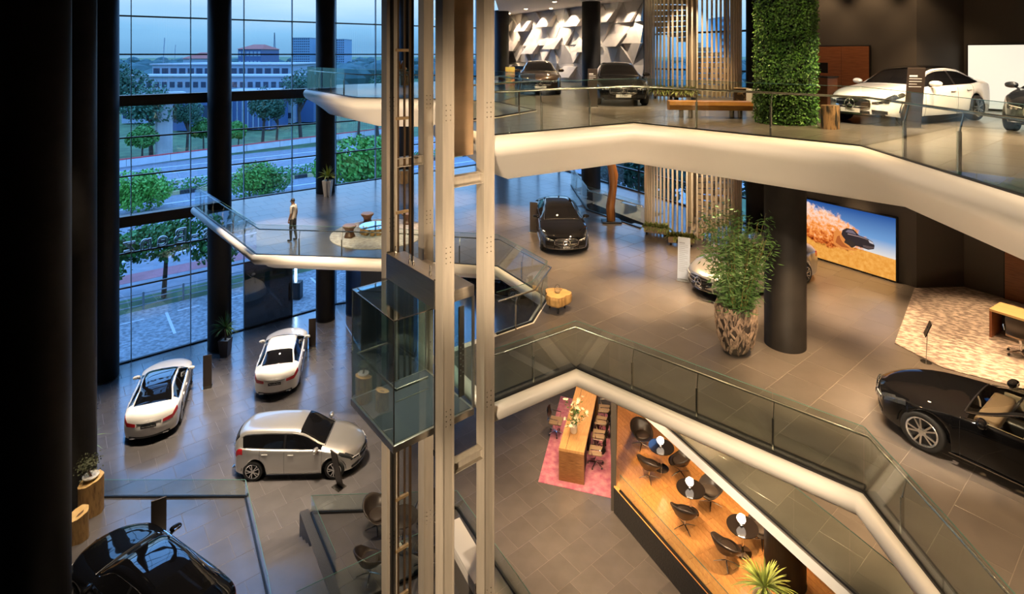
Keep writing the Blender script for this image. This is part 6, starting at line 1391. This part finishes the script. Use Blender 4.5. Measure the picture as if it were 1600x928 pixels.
def tree(kind, label, x, y, z, H, R, leaf, group, size=0.16, n=1700, name='tree'):
    key = (kind, leaf)
    if key not in TREE:
        a, b = tree_mesh(kind, 1.0, R / H, None, n, size / H); TREE[key] = [a, b, None, None]
    a, b, ma, mb = TREE[key]
    t = thing(name, label, 'tree' if name == 'tree' else 'bush', (x, y, z), (x * 7.1) % 6.28, group); t.scale = (H, H, H)
    if ma is None: o1 = a.build('crown', LEAFS[leaf], t); o2 = b.build('trunk', M_trunk, t); TREE[key][2] = o1.data; TREE[key][3] = o2.data
    else: share('crown', ma, t); share('trunk', mb, t)
for i, (t_, n_, H, R, kd, lf, lb) in enumerate([(0.3, 8.0, 4.9, 2.3, 1, 0, 'leafy street tree behind the leftmost lettering'), (3.2, 8.2, 5.3, 2.4, 2, 0, 'leafy street tree right behind the fence, centre of the left window'), (6.2, 8.3, 4.7, 2.2, 1, 0, 'leafy street tree partly behind the palm column'), (-3.2, 8.0, 6.0, 2.4, 2, 1, 'darker street tree at the far left of the window'), (9.6, 8.0, 4.8, 2.0, 1, 1, 'street tree behind the tinted pane')]):
    p = wq(t_, n_); tree(kd, lb, p[0], p[1], ZO, H, R, lf, 'street trees along the fence')
for i, (px, py, H, R, kd, lf, lb) in enumerate([(180, 243, 13.5, 4.5, 3, 1, 'large dark tree at the left edge beyond the road'), (236, 243, 11.0, 4.5, 4, 1, 'dark tree left of the concrete pier'), (292, 238, 8.0, 3.2, 3, 1, 'dark tree right of the concrete pier'), (410, 226, 9.5, 4.5, 4, 1, 'broad dark tree before the blue office facade'), (432, 224, 8.0, 3.5, 3, 1, 'dark tree beside the blue office facade'), (318, 234, 5.0, 2.2, 4, 0, 'small tree behind the left column'), (470, 220, 12.0, 5.0, 3, 1, 'dark tree left of the white pot plant column'), (560, 214, 9.0, 4.5, 4, 1, 'dark tree below the top floor wing'), (590, 212, 11.0, 5.0, 3, 1, 'dark tree left of the first lift post'), (222, 250, 5.0, 2.0, 4, 0, 'small pale tree before the concrete pier'), (372, 230, 4.0, 1.8, 3, 0, 'small tree on the far verge')]):
    p = at(px, py, 14.7); tree(kd, lb, p.x, p.y, ZO, H, R, lf, 'trees beyond the highway', 0.24, 3600)
for i, (px, py, H, R, lf, lb) in enumerate([(205, 330, 3.6, 2.4, 2, 'round bush left end of the median'), (235, 322, 3.4, 2.6, 2, 'bright bush left of the window column'), (390, 306, 3.4, 2.6, 2, 'bright green bush right of the window column'), (420, 300, 3.0, 2.3, 0, 'green bush beside the bright one'), (548, 296, 5.6, 3.8, 2, 'large bright round bush left of the lift'), (580, 290, 5.2, 3.4, 2, 'large round bush at the first lift post')]):
    p = at(px, py, 14.6); tree(5, lb, p.x, p.y, ZO, H, R, lf, 'bushes beside the road', 0.16, 2600, 'bush')
q = MB(); rr = random.Random(8)
for k in range(5200):
    c = Vector((*wq(rr.uniform(-20, 60), rr.gauss(39.0, 0.5)), ZO + rr.uniform(0.05, 1.1))); d = Vector((rr.gauss(0, 1), rr.gauss(0, 1), rr.gauss(0, 1))).normalized(); s_ = d.orthogonal() * 0.09; q.add([c, c + d * 0.12 + s_, c + d * 0.25, c + d * 0.12 - s_], [(0, 1, 2, 3)])
tag(q.build('hedge', LEAFS[0]), 'low green hedge along the road median', 'hedge', kind='stuff')
for i in range(12):
    x = 5.0 + 3.4 * (i % 6); y = 42 + 6.0 * (i // 6) - 2.4 * (i % 6)
    tree(3 + i % 2, 'dense dark tree outside the rear glazing', x + 2.5, y, ZO, 9.5 + (i % 3), 3.2, 1, 'trees outside the rear glazing', 0.24, 3600)
# red and white barrier beyond the road
a = at(120, 269, 14.7).xy; b = at(640, 203, 14.7).xy; t = thing('road_barrier', 'long white roadside wall with a red top line', 'barrier', (a.x, a.y, ZO), math.atan2((b - a).y, (b - a).x)); L_ = (b - a).length
for k in range(10):
    q = MB(); q.box((L_ * (k + 0.5) / 10, 0, 0.45), (L_ / 10 - 0.06, 0.3, 0.9)); q.build('wall_block', mat('painted_barrier', (0.55, 0.58, 0.62), 0.8, noise=0.1, nscale=0.8), t)
    q = MB(); q.box((L_ * (k + 0.5) / 10, 0, 0.98), (L_ / 10 - 0.06, 0.32, 0.14)); q.build('red_cap', mat('red_cap', (0.60, 0.07, 0.07), 0.7), t)
# concrete pier and crosshead
p = at(256, 241, 14.7); t = thing('concrete_pier', 'pale concrete viaduct pier beyond the road', 'pier', (p.x, p.y, ZO)); M_conc = mat('concrete', (0.42, 0.43, 0.44), 0.9, noise=0.15, nscale=0.5)
q = MB(); q.bbox((0, 0, 4.0), (2.0, 2.0, 8.0), 0.15, rz=0.7); q.build('shaft', M_conc, t); q = MB(); q.bbox((0, 0, 8.6), (5.5, 2.2, 1.2), 0.2, rz=0.7); q.build('crosshead', M_conc, t)
# office complex
def bldg(name, label, px0, px1, Y, ztop, depth, m, rows=0, cols=0, roof=None, zb=ZO, wm=None, wfrac=(0.7, 0.5)):
    x0 = (px0 - 800) * Y / FPX; x1 = (px1 - 800) * Y / FPX; t = thing(name, label, 'building', ((x0 + x1) / 2, Y, zb)); W_ = x1 - x0; Hh = ztop - zb
    q = MB(); q.box((0, depth / 2, Hh / 2), (W_, depth, Hh)); q.build('wall', m, t)
    q = MB(); q.box((0, depth / 2, Hh + 0.15), (W_ + 0.8, depth + 0.8, 0.3)) if roof != 'hip' else q.add([(-W_ / 2 - 0.6, -0.6, Hh), (W_ / 2 + 0.6, -0.6, Hh), (W_ / 2 + 0.6, depth + 0.6, Hh), (-W_ / 2 - 0.6, depth + 0.6, Hh), (-W_ / 4, depth / 2, Hh + W_ * 0.22), (W_ / 4, depth / 2, Hh + W_ * 0.22)], [(0, 1, 5, 4), (1, 2, 5), (2, 3, 4, 5), (3, 0, 4), (3, 2, 1, 0)])
    q.build('roof', M_roofm[0] if roof != 'hip' else M_roofm[1], t)
    wmesh = None
    for r in range(rows):
        for c in range(cols):
            if wmesh is None: q = MB(); q.box((0, 0, 0), (W_ / cols * wfrac[0], 0.12, Hh / rows * wfrac[1])); o = q.build('window', wm or M_winf, t); wmesh = o.data
            else: o = share('window', wmesh, t)
            o.location = (-W_ / 2 + W_ * (c + 0.5) / cols, -0.04, Hh * (r + 0.5) / rows)
    return t
M_roofm = [mat('flat_roof', (0.35, 0.37, 0.40), 0.8), mat('red_tile_roof', (0.36, 0.09, 0.06), 0.8)]; M_winf = mat('far_window', (0.03, 0.045, 0.08), 0.15)
M_bw = mat('pale_office_wall', (0.26, 0.33, 0.40), 0.8); M_bb = mat('blue_office_wall', (0.05, 0.10, 0.22), 0.4); M_tw = mat('far_tower_wall', (0.16, 0.27, 0.38), 0.7)  # blue haze is put into the pale office wall colour
bldg('office_building', 'long low pale office block behind the trees', 238, 452, 135, 11.9, 26, M_bw, 4, 16)
bldg('office_building', 'lower front wing of the pale office block', 190, 458, 122, 9.6, 10, M_bw, 3, 22, wfrac=(0.6, 0.35))
bldg('office_building', 'blue glazed office wing with white fins', 350, 425, 112, 7.0, 8, M_bb, 2, 9, wm=M_bw, wfrac=(0.22, 0.98))
bldg('blue_shop_building', 'blue fronted shop with red sign panel', 270, 345, 110, 6.2, 8, M_bb, 1, 5)
bldg('house', 'house with a red hipped roof near the skyline', 437, 466, 210, 8.2, 14, M_bw, 1, 5, 'hip')
bldg('house', 'wide house with dull red roof at the skyline', 286, 330, 260, 12.5, 18, M_bw, 1, 6, 'hip')
bldg('mid_rise_building', 'mid-rise block with stepped dark roof on the skyline', 372, 408, 260, 16.8, 20, M_bb, 4, 6, 'hip', wm=M_bw)
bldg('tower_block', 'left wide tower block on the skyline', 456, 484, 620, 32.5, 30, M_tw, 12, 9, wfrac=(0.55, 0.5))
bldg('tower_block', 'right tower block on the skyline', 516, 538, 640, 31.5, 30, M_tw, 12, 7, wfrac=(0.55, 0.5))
bldg('dark_shed', 'dark blue shed beside the skyline trees', 461, 490, 124, 8.5, 8, M_bb)
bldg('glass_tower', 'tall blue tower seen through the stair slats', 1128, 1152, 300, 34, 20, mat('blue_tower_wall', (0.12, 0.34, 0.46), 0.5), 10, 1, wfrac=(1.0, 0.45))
t = thing('lattice_mast', 'red and white lattice mast on the skyline', 'mast', ((429 - 800) * 420 / FPX, 420, ZO)); M_mast = mat('mast_steel', (0.20, 0.24, 0.30), 0.6)
for k in range(14):
    z0, z1 = 2.2 * k, 2.2 * (k + 1); w0 = 1.6 * (1 - k / 15); w1 = 1.6 * (1 - (k + 1) / 15); q = MB()
    for a, b in (((-w0, 0, z0), (w1, 0, z1)), ((w0, 0, z0), (-w1, 0, z1)), ((-w0, 0, z0), (-w1, 0, z1)), ((w0, 0, z0), (w1, 0, z1)), ((-w0, 0, z0), (w0, 0, z0))): q.bar(a, b, 0.28, 0.28)
    q.build('lattice_section', M_mast, t)
for px, Y, zt, lb in ((254, 420, 27, 'thin crane boom on the left skyline'), (272, 600, 25, 'twin chimney mast on the left skyline')):
    t = thing('skyline_mast', lb, 'mast', ((px - 800) * Y / FPX, Y, ZO)); q = MB(); q.bar((0, 0, 0), (1.5, 0, zt), 0.35, 0.35); q.build('pole', M_mast, t); q = MB(); q.bar((0.8, 0, zt * 0.7), (1.6, 0, zt * 0.95), 0.3, 0.3); q.build('boom', M_mast, t)
# distant tree belt, too far to tell single trees
q = MB(); rr = random.Random(12)
for k in range(420):
    Y = rr.uniform(170, 900); px = rr.uniform(-150, 1300); x = (px - 800) * Y / FPX; H = rr.uniform(6, 12); R = H * rr.uniform(0.5, 0.9)
    q.lathe([(0.0, ZO + H), (R * 0.6, ZO + H * 0.85), (R, ZO + H * 0.55), (R * 0.8, ZO)], 7, (x, Y, 0), wob=lambda a, z, s=rr.uniform(0, 6): 1 + 0.25 * math.sin(3 * a + s))
tag(q.build('distant_tree_belt', mat('distant_foliage', (0.045, 0.10, 0.10), 0.9, noise=0.3, nscale=0.2)), 'dark belt of distant trees along the horizon', 'trees', kind='stuff')
# lit box outside the glass
p = Vector(wq(9.3, 2.6)); t = thing('light_bollard', 'dark box bollard with a white light tube outside', 'lamp', (p.x, p.y, ZO + 0.2)); q = MB(); q.bbox((0, 0, 0.5), (0.7, 0.5, 1.0), 0.02); q.build('box', M_black, t); q = MB(); q.tube([(0, 0, 1.0), (0, 0, 2.3)], 0.07, 8); q.build('tube', mat('cold_tube', (1, 1, 1), 0.5, emit=(0.85, 0.95, 1.0), estr=4), t)
